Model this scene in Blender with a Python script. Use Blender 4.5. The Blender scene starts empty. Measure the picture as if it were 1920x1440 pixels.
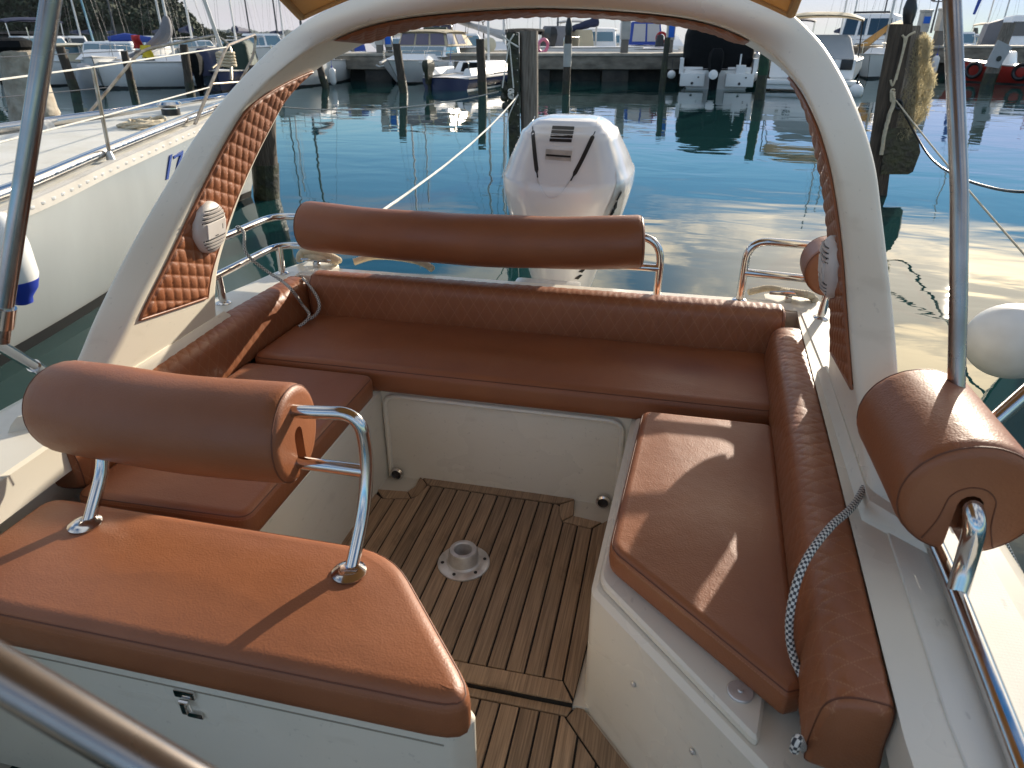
import bpy, bmesh, math, random
from mathutils import Vector, Matrix
random.seed(7)
R = math.radians
S = bpy.context.scene
COL = S.collection

# ------------------------------------------------------------------ camera
EYE = Vector((0.0, 0.0, 1.5))          # 1.5 m above the cockpit sole; the boat points along -Y, its stern along +Y
PITCH, YAW, FOC = math.atan2(655, 1280), R(12.93), 1280.0
cam = bpy.data.cameras.new('camera'); cam.sensor_width = 36; cam.lens = 24; cam.clip_start = 0.02; cam.clip_end = 20000
cam.dof.use_dof = True; cam.dof.focus_distance = 2.6; cam.dof.aperture_fstop = 7.0
camo = bpy.data.objects.new('camera', cam); COL.objects.link(camo)
camo.location = EYE; camo.rotation_euler = (math.pi/2 - PITCH, 0, YAW)
S.camera = camo

# ------------------------------------------------------------------ sky and sun
SUN_AZ, SUN_EL = R(21.3), R(16.3)
wd = bpy.data.worlds.new('World'); S.world = wd; wd.use_nodes = True
def build_sky():
    nt = wd.node_tree; N = nt.nodes; L = nt.links
    for n in list(N): N.remove(n)
    out = N.new('ShaderNodeOutputWorld'); bg = N.new('ShaderNodeBackground'); L.new(bg.outputs[0], out.inputs[0])
    bg.inputs[1].default_value = 0.1
    sk = N.new('ShaderNodeTexSky'); sk.sky_type = 'NISHITA'; sk.sun_disc = False
    sk.sun_elevation = SUN_EL; sk.sun_rotation = SUN_AZ; sk.dust_density = 0.0; sk.air_density = 1.0; sk.ozone_density = 3.0
    tc = N.new('ShaderNodeTexCoord'); sep = N.new('ShaderNodeSeparateXYZ'); L.new(tc.outputs['Generated'], sep.inputs[0])
    def math_(op, a, b=None, c=None):
        m = N.new('ShaderNodeMath'); m.operation = op
        for i, v in enumerate((a, b, c)):
            if v is None: continue
            if isinstance(v, (int, float)): m.inputs[i].default_value = v
            else: L.new(v, m.inputs[i])
        return m.outputs[0]
    zc = math_('MAXIMUM', sep.outputs[2], 0.0)
    den = math_('ADD', zc, 0.12)
    cx = math_('DIVIDE', sep.outputs[0], den); cy = math_('DIVIDE', sep.outputs[1], den)
    cmb = N.new('ShaderNodeCombineXYZ'); L.new(cx, cmb.inputs[0]); L.new(cy, cmb.inputs[1])
    nz = N.new('ShaderNodeTexNoise'); nz.inputs['Scale'].default_value = 1.35; nz.inputs['Detail'].default_value = 6; nz.inputs['Roughness'].default_value = 0.56
    mp = N.new('ShaderNodeMapping'); mp.inputs['Location'].default_value = (3.1, 7.7, 0); L.new(cmb.outputs[0], mp.inputs[0]); L.new(mp.outputs[0], nz.inputs[0])
    rp = N.new('ShaderNodeMapRange'); rp.interpolation_type = 'SMOOTHSTEP'
    rp.inputs[1].default_value = 0.42; rp.inputs[2].default_value = 0.58; L.new(nz.outputs[0], rp.inputs[0])
    up = N.new('ShaderNodeMapRange'); up.interpolation_type = 'SMOOTHSTEP'; up.inputs[1].default_value = 0.185; up.inputs[2].default_value = 0.27; L.new(sep.outputs[2], up.inputs[0])
    cl = math_('MULTIPLY', rp.outputs[0], up.outputs[0])
    # soft cloud bank near the horizon, thinner towards the right of the marina
    bank = N.new('ShaderNodeMapRange'); bank.interpolation_type = 'SMOOTHSTEP'; bank.inputs[1].default_value = 0.12; bank.inputs[2].default_value = 0.02; L.new(sep.outputs[2], bank.inputs[0])
    nz2 = N.new('ShaderNodeTexNoise'); nz2.inputs['Scale'].default_value = 2.6; nz2.inputs['Detail'].default_value = 5
    mp2 = N.new('ShaderNodeMapping'); mp2.inputs['Scale'].default_value = (1, 1, 7); L.new(tc.outputs['Generated'], mp2.inputs[0]); L.new(mp2.outputs[0], nz2.inputs[0])
    b2 = N.new('ShaderNodeMapRange'); b2.inputs[1].default_value = 0.25; b2.inputs[2].default_value = 0.6; b2.inputs[3].default_value = 0.45; b2.inputs[4].default_value = 1.0; L.new(nz2.outputs[0], b2.inputs[0])
    bx = N.new('ShaderNodeMapRange'); bx.interpolation_type = 'SMOOTHSTEP'; bx.inputs[1].default_value = 0.10; bx.inputs[2].default_value = 0.42; bx.inputs[3].default_value = 1.0; bx.inputs[4].default_value = 0.12; L.new(sep.outputs[0], bx.inputs[0])
    bk = math_('MULTIPLY', math_('MULTIPLY', bank.outputs[0], b2.outputs[0]), bx.outputs[0])
    # clouds brighten towards the sun
    dot = N.new('ShaderNodeVectorMath'); dot.operation = 'DOT_PRODUCT'; L.new(tc.outputs['Generated'], dot.inputs[0])
    dot.inputs[1].default_value = (math.sin(SUN_AZ)*math.cos(SUN_EL), math.cos(SUN_AZ)*math.cos(SUN_EL), math.sin(SUN_EL))
    gl = math_('POWER', math_('MAXIMUM', dot.outputs['Value'], 0.0), 14.0)
    cc = N.new('ShaderNodeMixRGB'); cc.inputs[1].default_value = (5.6, 5.9, 6.3, 1); cc.inputs[2].default_value = (50, 40, 26, 1); L.new(gl, cc.inputs[0])
    bc = N.new('ShaderNodeMixRGB'); bc.inputs[1].default_value = (4.5, 4.3, 4.6, 1); bc.inputs[2].default_value = (6.5, 6.0, 5.5, 1); L.new(gl, bc.inputs[0])
    # the strongest part of the sun's glow is veiled by thin cloud
    veil = N.new('ShaderNodeMixRGB'); veil.blend_type = 'DARKEN'; veil.inputs[0].default_value = 1.0
    hs = N.new('ShaderNodeHueSaturation'); hs.inputs['Saturation'].default_value = 1.26; L.new(sk.outputs[0], hs.inputs['Color']); L.new(hs.outputs[0], veil.inputs[1]); veil.inputs[2].default_value = (4.0, 5.4, 8.6, 1)
    sunny = N.new('ShaderNodeMapRange'); sunny.interpolation_type = 'SMOOTHSTEP'; sunny.inputs[1].default_value = 0.12; sunny.inputs[2].default_value = 0.75; sunny.inputs[4].default_value = 0.85; L.new(gl, sunny.inputs[0])
    cl = math_('MAXIMUM', cl, math_('MULTIPLY', math_('MULTIPLY', sunny.outputs[0], up.outputs[0]), math_('ADD', 0.45, math_('MULTIPLY', rp.outputs[0], 0.55))))
    m1 = N.new('ShaderNodeMixRGB'); L.new(cl, m1.inputs[0]); L.new(veil.outputs[0], m1.inputs[1]); L.new(cc.outputs[0], m1.inputs[2])
    m2 = N.new('ShaderNodeMixRGB'); L.new(bk, m2.inputs[0]); L.new(m1.outputs[0], m2.inputs[1]); L.new(bc.outputs[0], m2.inputs[2])
    L.new(m2.outputs[0], bg.inputs[0])
build_sky()
sl = bpy.data.lights.new('sun', 'SUN'); sl.energy = 5.0; sl.angle = R(0.6); sl.color = (1.0, 0.89, 0.74)
so = bpy.data.objects.new('sun', sl); COL.objects.link(so)
sd = Vector((math.sin(SUN_AZ)*math.cos(SUN_EL), math.cos(SUN_AZ)*math.cos(SUN_EL), math.sin(SUN_EL)))
so.rotation_euler = sd.to_track_quat('Z', 'Y').to_euler(); so.location = (8, 14, 8)
vs = S.view_settings; vs.view_transform = 'Standard'; vs.look = 'None'; vs.exposure = 0.6; vs.gamma = 1.0; vs.use_curve_mapping = False
S.cycles.use_denoising = True
S.cycles.max_bounces = 10; S.cycles.diffuse_bounces = 4; S.cycles.glossy_bounces = 5; S.cycles.transparent_max_bounces = 8

# ------------------------------------------------------------------ measuring aids: where a sight line meets a level, an athwart plane or a fore-and-aft plane
_fw = Vector((-math.sin(YAW)*math.cos(PITCH), math.cos(YAW)*math.cos(PITCH), -math.sin(PITCH)))
_rt = Vector((math.cos(YAW), math.sin(YAW), 0)); _up = _rt.cross(_fw)
def sight(x, y): return _rt*(x-960) + _up*(720-y) + _fw*FOC
def pz(x, y, z): d = sight(x, y); return EYE + d*((z-EYE.z)/d.z)
def py(x, y, v): d = sight(x, y); return EYE + d*(v/d.y)
def px(x, y, v): d = sight(x, y); return EYE + d*(v/d.x)
def pd(x, y, dep): return EYE + sight(x, y)*(dep/FOC)
WATER = -0.25

# ------------------------------------------------------------------ object helpers
def link(o, parent=None):
    COL.objects.link(o)
    if parent is not None: o.parent = parent
    return o
def tag(o, label=None, cat=None, group=None, kind=None):
    if label: o['label'] = label
    if cat: o['category'] = cat
    if group: o['group'] = group
    if kind: o['kind'] = kind
    return o
def thing(name, label, cat, loc=(0, 0, 0), rz=0.0, group=None):
    o = bpy.data.objects.new(name, None); o.empty_display_size = 0.1
    o.location = loc; o.rotation_euler = (0, 0, rz); link(o)
    return tag(o, label, cat, group)
def copy_tree(o, parent=None):
    c = o.copy(); COL.objects.link(c)
    if parent is not None: c.parent = parent
    for ch in list(o.children): copy_tree(ch, c)
    return c
def catmull(pts, n=8, closed=False):
    P = [Vector(p) for p in pts]; out = []; m = len(P)
    for i in range(m if closed else m-1):
        if closed: a, b, c, d = P[(i-1) % m], P[i], P[(i+1) % m], P[(i+2) % m]
        else: a, b, c, d = P[max(i-1, 0)], P[i], P[i+1], P[min(i+2, m-1)]
        for k in range(n):
            t = k/n
            out.append(0.5*((2*b) + (c-a)*t + (2*a-5*b+4*c-d)*t*t + (3*b-a-3*c+d)*t**3))
    if not closed: out.append(P[-1])
    return out
def fillet(pts, r=0.05, n=6):
    P = [Vector(p) for p in pts]; out = [P[0]]
    for i in range(1, len(P)-1):
        a, b, c = P[i-1], P[i], P[i+1]
        u = (a-b); v = (c-b); rr = min(r, u.length*0.48, v.length*0.48)
        p0 = b+u.normalized()*rr; p1 = b+v.normalized()*rr
        for k in range(n+1):
            t = k/n; out.append(p0*(1-t)**2 + b*2*t*(1-t) + p1*t*t)
    out.append(P[-1]); return out
def clip_poly(poly, a, b):
    """keep the part of a 2-D polygon on the left of the line a->b"""
    out = []
    def side(p): return (b[0]-a[0])*(p[1]-a[1]) - (b[1]-a[1])*(p[0]-a[0])
    for i in range(len(poly)):
        p, q = poly[i], poly[(i+1) % len(poly)]; sp, sq = side(p), side(q)
        if sp >= 0: out.append(p)
        if (sp >= 0) != (sq >= 0):
            t = sp/(sp-sq); out.append((p[0]+(q[0]-p[0])*t, p[1]+(q[1]-p[1])*t))
    return out
class MB:
    def __init__(self): self.v = []; self.f = []; self.m = []; self.uv = []
    def face(self, idx, mi=0, uv=None):
        self.f.append(tuple(idx)); self.m.append(mi); self.uv.append(uv)
    def add(self, verts, faces, mi=0):
        o = len(self.v); self.v += [Vector(p) for p in verts]
        for f in faces: self.face([o+i for i in f], mi)
        return self
    def box(self, lo, hi, bev=0.0, mi=0, M=None):
        if bev <= 0:
            x0, y0, z0 = lo; x1, y1, z1 = hi
            vs_ = [Vector(p) for p in ((x0,y0,z0),(x1,y0,z0),(x1,y1,z0),(x0,y1,z0),(x0,y0,z1),(x1,y0,z1),(x1,y1,z1),(x0,y1,z1))]
            if M is not None: vs_ = [M @ p for p in vs_]
            return self.add(vs_, [(3,2,1,0),(4,5,6,7),(0,1,5,4),(1,2,6,5),(2,3,7,6),(3,0,4,7)], mi)
        bm = bmesh.new(); bmesh.ops.create_cube(bm, size=1)
        for v in bm.verts:
            v.co = Vector([lo[i] + (v.co[i]+0.5)*(hi[i]-lo[i]) for i in range(3)])
        bmesh.ops.bevel(bm, geom=bm.edges[:], offset=bev, segments=2, profile=0.7, affect='EDGES')
        bm.verts.index_update()
        vs_ = [v.co.copy() for v in bm.verts]
        if M is not None: vs_ = [M @ p for p in vs_]
        self.add(vs_, [[v.index for v in f.verts] for f in bm.faces], mi); bm.free(); return self
    def prism(self, poly, z0, z1, mi=0, bev=0.0):
        """vertical prism over a counter-clockwise 2-D polygon, the upper edge chamfered by bev"""
        n = len(poly)
        if bev > 0:
            ins = inset(poly, bev)
            rings = [[(x, y, z0) for x, y in poly], [(x, y, z1-bev) for x, y in poly], [(x, y, z1) for x, y in ins]]
        else:
            rings = [[(x, y, z0) for x, y in poly], [(x, y, z1) for x, y in poly]]
        return self.loft(rings, True, True, True, mi)
    def loft(self, rings, closed=True, cap0=False, cap1=False, mi=0, uv=None):
        o = len(self.v); n = len(rings[0])
        for r in rings: self.v += [Vector(p) for p in r]
        for i in range(len(rings)-1):
            for j in range(n if closed else n-1):
                k = (j+1) % n
                q = (o+i*n+j, o+i*n+k, o+(i+1)*n+k, o+(i+1)*n+j)
                self.face(q, mi, None if uv is None else (uv(i, j), uv(i, j+1), uv(i+1, j+1), uv(i+1, j)))
        if cap0: self.face([o+j for j in reversed(range(n))], mi)
        if cap1: self.face([o+(len(rings)-1)*n+j for j in range(n)], mi)
        return self
    def tube(self, pts, r, seg=10, caps=True, mi=0, closed=False, uv=False, twist=None):
        P = [Vector(p) for p in pts]; n = len(P)
        def rad(i): return r[i] if isinstance(r, (list, tuple)) else r
        tan = []
        for i in range(n):
            if closed: t = P[(i+1) % n]-P[i-1]
            else: t = P[min(i+1, n-1)]-P[max(i-1, 0)]
            tan.append(t.normalized() if t.length > 1e-9 else Vector((0, 0, 1)))
        up = Vector((0, 0, 1)) if abs(tan[0].z) < 0.9 else Vector((0, 1, 0))
        nrm = (up - tan[0]*up.dot(tan[0])).normalized(); rings = []; s = 0.0; arc = []
        for i in range(n):
            if i:
                s += (P[i]-P[i-1]).length
                nrm = (nrm - tan[i]*nrm.dot(tan[i])).normalized()
            bi = tan[i].cross(nrm); arc.append(s); ring = []
            for k in range(seg):
                a = 2*math.pi*k/seg; rr = rad(i)
                if twist: rr *= 1 + 0.17*math.cos(3*(a - twist*s))
                ring.append(P[i] + (nrm*math.cos(a) + bi*math.sin(a))*rr)
            rings.append(ring)
        if closed: rings.append(rings[0])
        f = None
        if uv:
            arc2 = arc + [arc[-1]]
            f = lambda i, j: (j/seg, arc2[i])
        return self.loft(rings, True, caps and not closed, caps and not closed, mi, f)
    def lathe(self, prof, c=(0, 0, 0), axis=(0, 0, 1), seg=20, mi=0, cap0=True, cap1=True):
        ax = Vector(axis).normalized(); u = ax.orthogonal().normalized(); w = ax.cross(u); c = Vector(c)
        rings = [[c + ax*h + (u*math.cos(2*math.pi*k/seg) + w*math.sin(2*math.pi*k/seg))*max(r, 1e-5) for k in range(seg)] for r, h in prof]
        return self.loft(rings, True, cap0, cap1, mi)
    def grid(self, fn, nu, nv, mi=0, uvfn=None):
        o = len(self.v)
        for i in range(nu+1):
            for j in range(nv+1): self.v.append(Vector(fn(i/nu, j/nv)))
        for i in range(nu):
            for j in range(nv):
                q = [(i, j), (i+1, j), (i+1, j+1), (i, j+1)]
                self.face([o+a*(nv+1)+b for a, b in q], mi, None if uvfn is None else tuple(uvfn(a/nu, b/nv) for a, b in q))
        return self
    def ball(self, c, r, seg=14, rings=9, mi=0, sc=(1, 1, 1)):
        c = Vector(c)
        rr = [[c + Vector((r*sc[0]*math.sin(math.pi*i/rings)*math.cos(2*math.pi*k/seg), r*sc[1]*math.sin(math.pi*i/rings)*math.sin(2*math.pi*k/seg), -r*sc[2]*math.cos(math.pi*i/rings))) for k in range(seg)] for i in range(1, rings)]
        self.loft(rr, True, True, True, mi); return self
    def build(self, name, mats, parent=None, smooth=True, ang=35, fix=True):
        me = bpy.data.meshes.new(name); me.from_pydata([tuple(p) for p in self.v], [], self.f)
        if not isinstance(mats, (list, tuple)): mats = [mats]
        for m in mats: me.materials.append(m)
        if any(u is not None for u in self.uv):
            lay = me.uv_layers.new(name='UVMap'); k = 0
            for f, u in zip(self.f, self.uv):
                for q in range(len(f)):
                    if u is not None: lay.data[k].uv = u[q]
                    k += 1
        for p, mi in zip(me.polygons, self.m): p.material_index = mi
        if fix:
            bm = bmesh.new(); bm.from_mesh(me); bmesh.ops.recalc_face_normals(bm, faces=bm.faces[:]); bm.to_mesh(me); bm.free()
        if smooth:
            for p in me.polygons: p.use_smooth = True
            me.set_sharp_from_angle(angle=R(ang))
        me.update()
        return link(bpy.data.objects.new(name, me), parent)
def inset(poly, d):
    n = len(poly); out = []
    for i in range(n):
        p0, p1, p2 = Vector(poly[i-1]), Vector(poly[i]), Vector(poly[(i+1) % n])
        e1 = (p1-p0).normalized(); e2 = (p2-p1).normalized()
        n1 = Vector((-e1.y, e1.x)); n2 = Vector((-e2.y, e2.x)); b = (n1+n2)
        b = b/max(b.length_squared/2, 0.3)
        out.append(tuple(p1 + b*d))
    return out
def round_poly(poly, r, n=5):
    out = []; m = len(poly)
    for i in range(m):
        rr = r[i] if isinstance(r, (list, tuple)) else r
        p = [Vector((poly[k][0], poly[k][1], 0)) for k in ((i-1) % m, i, (i+1) % m)]
        f = fillet([p[1]+(p[0]-p[1])*0.5, p[1], p[1]+(p[2]-p[1])*0.5], rr, n)[1:-1]
        out += [(q.x, q.y) for q in f]
    return out

# ------------------------------------------------------------------ materials
def mat(name, col, rough=0.5, metal=0.0, spec=0.5, col2=None, nscale=8.0, bump=0.0, bscale=60.0, coat=0.0, stretch=None, mixpos=(0.35, 0.7), vary=0.0, bdist=0.002, trans=0.0, alpha=1.0, detail=4, rough2=None):
    m = bpy.data.materials.new(name); m.use_nodes = True; nt = m.node_tree; N = nt.nodes; L = nt.links
    p = N['Principled BSDF']; p.inputs['Base Color'].default_value = (*col, 1); p.inputs['Roughness'].default_value = rough
    p.inputs['Metallic'].default_value = metal; p.inputs['Specular IOR Level'].default_value = spec; p.inputs['Coat Weight'].default_value = coat
    p.inputs['Transmission Weight'].default_value = trans; p.inputs['Alpha'].default_value = alpha
    tc = N.new('ShaderNodeTexCoord'); vec = tc.outputs['Object']
    if stretch:
        mp = N.new('ShaderNodeMapping'); mp.inputs['Scale'].default_value = stretch; L.new(vec, mp.inputs[0]); vec = mp.outputs[0]
    colour = None
    if col2 is not None:
        nz = N.new('ShaderNodeTexNoise'); nz.inputs['Scale'].default_value = nscale; nz.inputs['Detail'].default_value = detail; L.new(vec, nz.inputs[0])
        rp = N.new('ShaderNodeMapRange'); rp.inputs[1].default_value, rp.inputs[2].default_value = mixpos; L.new(nz.outputs[0], rp.inputs[0])
        mx = N.new('ShaderNodeMixRGB'); mx.inputs[1].default_value = (*col, 1); mx.inputs[2].default_value = (*col2, 1); L.new(rp.outputs[0], mx.inputs[0])
        colour = mx.outputs[0]
        if rough2 is not None:
            rr = N.new('ShaderNodeMapRange'); rr.inputs[1].default_value, rr.inputs[2].default_value = mixpos; rr.inputs[3].default_value = rough; rr.inputs[4].default_value = rough2
            L.new(nz.outputs[0], rr.inputs[0]); L.new(rr.outputs[0], p.inputs['Roughness'])
    if vary > 0:
        oi = N.new('ShaderNodeObjectInfo'); hv = N.new('ShaderNodeHueSaturation')
        r2 = N.new('ShaderNodeMapRange'); r2.inputs[3].default_value = 1-vary; r2.inputs[4].default_value = 1+vary; L.new(oi.outputs['Random'], r2.inputs[0])
        L.new(r2.outputs[0], hv.inputs['Value'])
        if colour is not None: L.new(colour, hv.inputs['Color'])
        else: hv.inputs['Color'].default_value = (*col, 1)
        colour = hv.outputs[0]
    if colour is not None: L.new(colour, p.inputs['Base Color'])
    if bump > 0:
        nb = N.new('ShaderNodeTexNoise'); nb.inputs['Scale'].default_value = bscale; nb.inputs['Detail'].default_value = 3; L.new(vec, nb.inputs[0])
        bp = N.new('ShaderNodeBump'); bp.inputs['Strength'].default_value = bump; bp.inputs['Distance'].default_value = bdist
        L.new(nb.outputs[0], bp.inputs['Height']); L.new(bp.outputs[0], p.inputs['Normal'])
    return m
def leather(name, col, col2, stitch=False, cell=(0.052, 0.085)):
    m = mat(name, col, 0.46, col2=col2, nscale=5.0, mixpos=(0.3, 0.75))
    nt = m.node_tree; N = nt.nodes; L = nt.links; p = N['Principled BSDF']
    tc = N.new('ShaderNodeTexCoord')
    vo = N.new('ShaderNodeTexVoronoi'); vo.inputs['Scale'].default_value = 260; vo.feature = 'SMOOTH_F1'; L.new(tc.outputs['Object'], vo.inputs[0])
    n1 = N.new('ShaderNodeTexNoise'); n1.inputs['Scale'].default_value = 14; n1.inputs['Detail'].default_value = 3; L.new(tc.outputs['Object'], n1.inputs[0])
    b1 = N.new('ShaderNodeBump'); b1.inputs['Strength'].default_value = 0.16; b1.inputs['Distance'].default_value = 0.012; L.new(n1.outputs[0], b1.inputs['Height'])
    b2 = N.new('ShaderNodeBump'); b2.inputs['Strength'].default_value = 0.22; b2.inputs['Distance'].default_value = 0.0022; L.new(vo.outputs['Distance'], b2.inputs['Height']); L.new(b1.outputs[0], b2.inputs['Normal'])
    L.new(b2.outputs[0], p.inputs['Normal'])
    # rubbed patches where people sit: a little shinier
    n2 = N.new('ShaderNodeTexNoise'); n2.inputs['Scale'].default_value = 3.5; n2.inputs['Detail'].default_value = 4; L.new(tc.outputs['Object'], n2.inputs[0])
    rr = N.new('ShaderNodeMapRange'); rr.inputs[1].default_value = 0.35; rr.inputs[2].default_value = 0.7; rr.inputs[3].default_value = 0.40; rr.inputs[4].default_value = 0.55; L.new(n2.outputs[0], rr.inputs[0]); L.new(rr.outputs[0], p.inputs['Roughness'])
    if stitch:   # pale thread lying in the quilting grooves, laid out on the cushion's own surface coordinates
        uv = N.new('ShaderNodeUVMap'); sp = N.new('ShaderNodeSeparateXYZ'); L.new(uv.outputs[0], sp.inputs[0])
        def mt(op, a, b=None):
            k = N.new('ShaderNodeMath'); k.operation = op
            for i, v in enumerate((a, b)):
                if v is None: continue
                if isinstance(v, (int, float)): k.inputs[i].default_value = v
                else: L.new(v, k.inputs[i])
            return k.outputs[0]
        a = mt('DIVIDE', sp.outputs[0], cell[0]); b = mt('DIVIDE', sp.outputs[1], cell[1])
        da = mt('PINGPONG', mt('ADD', a, b), 0.5); db = mt('PINGPONG', mt('SUBTRACT', a, b), 0.5)
        dm = mt('MINIMUM', da, db)
        ln = N.new('ShaderNodeMapRange'); ln.inputs[1].default_value = 0.045; ln.inputs[2].default_value = 0.015; L.new(dm, ln.inputs[0])
        dash = mt('GREATER_THAN', mt('FRACT', mt('MULTIPLY', sp.outputs[1], 190.0)), 0.35)
        k = mt('MULTIPLY', ln.outputs[0], dash)
        src = p.inputs['Base Color'].links[0].from_socket
        mx = N.new('ShaderNodeMixRGB'); mx.inputs[2].default_value = (0.44, 0.22, 0.11, 1); L.new(mt('MULTIPLY', k, 0.45), mx.inputs[0]); L.new(src, mx.inputs[1]); L.new(mx.outputs[0], p.inputs['Base Color'])
    return m
LC, LC2 = (0.295, 0.105, 0.041), (0.242, 0.083, 0.033)
M = {}
M['leather'] = leather('tan_leather', LC, LC2)
M['quilt'] = leather('tan_leather_quilted', LC, LC2, True)
M['thread'] = mat('seam_thread', (0.34, 0.15, 0.07), 0.7)
M['piping'] = mat('seam_fold', (0.13, 0.042, 0.018), 0.6)
M['gel'] = mat('white_gelcoat', (0.76, 0.715, 0.605), 0.26, col2=(0.69, 0.635, 0.51), nscale=2.2, mixpos=(0.35, 0.85), rough2=0.4, bump=0.08, bscale=3.0, bdist=0.01)
M['gel2'] = mat('cream_gelcoat', (0.68, 0.63, 0.52), 0.28, col2=(0.57, 0.51, 0.40), nscale=5.0, mixpos=(0.45, 0.9), rough2=0.5, detail=8)
M['nonskid'] = mat('nonskid_deck', (0.74, 0.72, 0.65), 0.6, col2=(0.66, 0.63, 0.54), nscale=4.0)
M['joint'] = mat('moulding_joint', (0.30, 0.27, 0.21), 0.6)
M['pole'] = mat('darkened_steel_tube', (0.40, 0.375, 0.36), 0.2, 1.0, col2=(0.30, 0.27, 0.25), nscale=10.0, rough2=0.32)  # base darkened to stand in for dark reflections on the poles
M['chrome'] = mat('stainless_steel', (0.64, 0.62, 0.60), 0.09, 1.0, col2=(0.62, 0.60, 0.57), nscale=18.0, rough2=0.2)
M['alu'] = mat('cast_aluminium', (0.72, 0.71, 0.69), 0.42, 0.6, col2=(0.5, 0.49, 0.47), nscale=30, bump=0.2, bscale=160)
M['caulk'] = mat('black_caulking', (0.012, 0.011, 0.010), 0.7)
M['black'] = mat('black_plastic', (0.015, 0.015, 0.016), 0.35)
M['canvas_tan'] = mat('tan_canvas', (0.50, 0.36, 0.19), 0.8, bump=0.3, bscale=400)
M['white'] = mat('white_plastic', (0.72, 0.71, 0.69), 0.35)
M['white2'] = mat('weathered_white_plastic', (0.66, 0.63, 0.60), 0.5, col2=(0.58, 0.54, 0.5), nscale=20)
def scuffs(m, amount=0.5):
    nt = m.node_tree; N = nt.nodes; L = nt.links; p = N['Principled BSDF']; src = p.inputs['Base Color'].links[0].from_socket
    tc = N.new('ShaderNodeTexCoord'); prev = src
    for sc, st, lo_, hi_, col, k in ((9.0, (1, 1, 2.5), 0.60, 0.72, (0.40, 0.34, 0.24, 1), 0.55), (70.0, (1, 0.35, 1), 0.665, 0.71, (0.20, 0.18, 0.15, 1), 0.65)):
        mp = N.new('ShaderNodeMapping'); mp.inputs['Scale'].default_value = st; L.new(tc.outputs['Object'], mp.inputs[0])
        n = N.new('ShaderNodeTexNoise'); n.inputs['Scale'].default_value = sc; n.inputs['Detail'].default_value = 7; L.new(mp.outputs[0], n.inputs[0])
        r_ = N.new('ShaderNodeMapRange'); r_.inputs[1].default_value = lo_; r_.inputs[2].default_value = hi_; r_.inputs[4].default_value = k*amount; L.new(n.outputs[0], r_.inputs[0])
        mx = N.new('ShaderNodeMixRGB'); mx.inputs[2].default_value = col; L.new(r_.outputs[0], mx.inputs[0]); L.new(prev, mx.inputs[1]); prev = mx.outputs[0]
    L.new(prev, p.inputs['Base Color'])
scuffs(M['gel'], 0.28); scuffs(M['gel2'], 0.4); scuffs(M['nonskid'], 0.35)
def nonskid_relief(m):
    nt = m.node_tree; N = nt.nodes; L = nt.links; p = N['Principled BSDF']
    tc = N.new('ShaderNodeTexCoord'); mp = N.new('ShaderNodeMapping'); mp.inputs['Rotation'].default_value = (0, 0, R(45)); L.new(tc.outputs['Object'], mp.inputs[0])
    ck = N.new('ShaderNodeTexChecker'); ck.inputs['Scale'].default_value = 210; L.new(mp.outputs[0], ck.inputs[0])
    b = N.new('ShaderNodeBump'); b.inputs['Strength'].default_value = 0.5; b.inputs['Distance'].default_value = 0.0015; L.new(ck.outputs['Fac'], b.inputs['Height']); L.new(b.outputs[0], p.inputs['Normal'])
nonskid_relief(M['nonskid'])
def teak():
    m = mat('weathered_teak', (0.430, 0.295, 0.180), 0.62, col2=(0.290, 0.190, 0.112), nscale=9.0, stretch=(9, 0.7, 9), mixpos=(0.3, 0.72), vary=0.22, bump=0.5, bscale=22, bdist=0.002, detail=8)
    nt = m.node_tree; N = nt.nodes; L = nt.links; p = N['Principled BSDF']
    src = p.inputs['Base Color'].links[0].from_socket
    oi = N.new('ShaderNodeObjectInfo'); tc = N.new('ShaderNodeTexCoord')
    add = N.new('ShaderNodeVectorMath'); L.new(tc.outputs['Object'], add.inputs[0]); L.new(oi.outputs['Random'], add.inputs[1])
    w = N.new('ShaderNodeTexNoise'); w.inputs['Scale'].default_value = 1.0; w.inputs['Detail'].default_value = 3
    mp = N.new('ShaderNodeMapping'); mp.inputs['Scale'].default_value = (260, 5, 260); L.new(add.outputs[0], mp.inputs[0]); L.new(mp.outputs[0], w.inputs[0])
    rp = N.new('ShaderNodeMapRange'); rp.inputs[1].default_value = 0.35; rp.inputs[2].default_value = 0.65; rp.inputs[3].default_value = 0.68; rp.inputs[4].default_value = 1.14; L.new(w.outputs[0], rp.inputs[0])
    mx = N.new('ShaderNodeMixRGB'); mx.blend_type = 'MULTIPLY'; mx.inputs[0].default_value = 1; L.new(src, mx.inputs[1]); L.new(rp.outputs[0], mx.inputs[2])
    # old stains on the wood
    s = N.new('ShaderNodeTexNoise'); s.inputs['Scale'].default_value = 6; s.inputs['Detail'].default_value = 5; L.new(tc.outputs['Object'], s.inputs[0])
    sr = N.new('ShaderNodeMapRange'); sr.inputs[1].default_value = 0.62; sr.inputs[2].default_value = 0.74; sr.inputs[3].default_value = 0.0; sr.inputs[4].default_value = 0.55; L.new(s.outputs[0], sr.inputs[0])
    m2 = N.new('ShaderNodeMixRGB'); m2.inputs[2].default_value = (0.06, 0.04, 0.028, 1); L.new(sr.outputs[0], m2.inputs[0]); L.new(mx.outputs[0], m2.inputs[1]); L.new(m2.outputs[0], p.inputs['Base Color'])
    return m
M['teak'] = teak()
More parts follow.
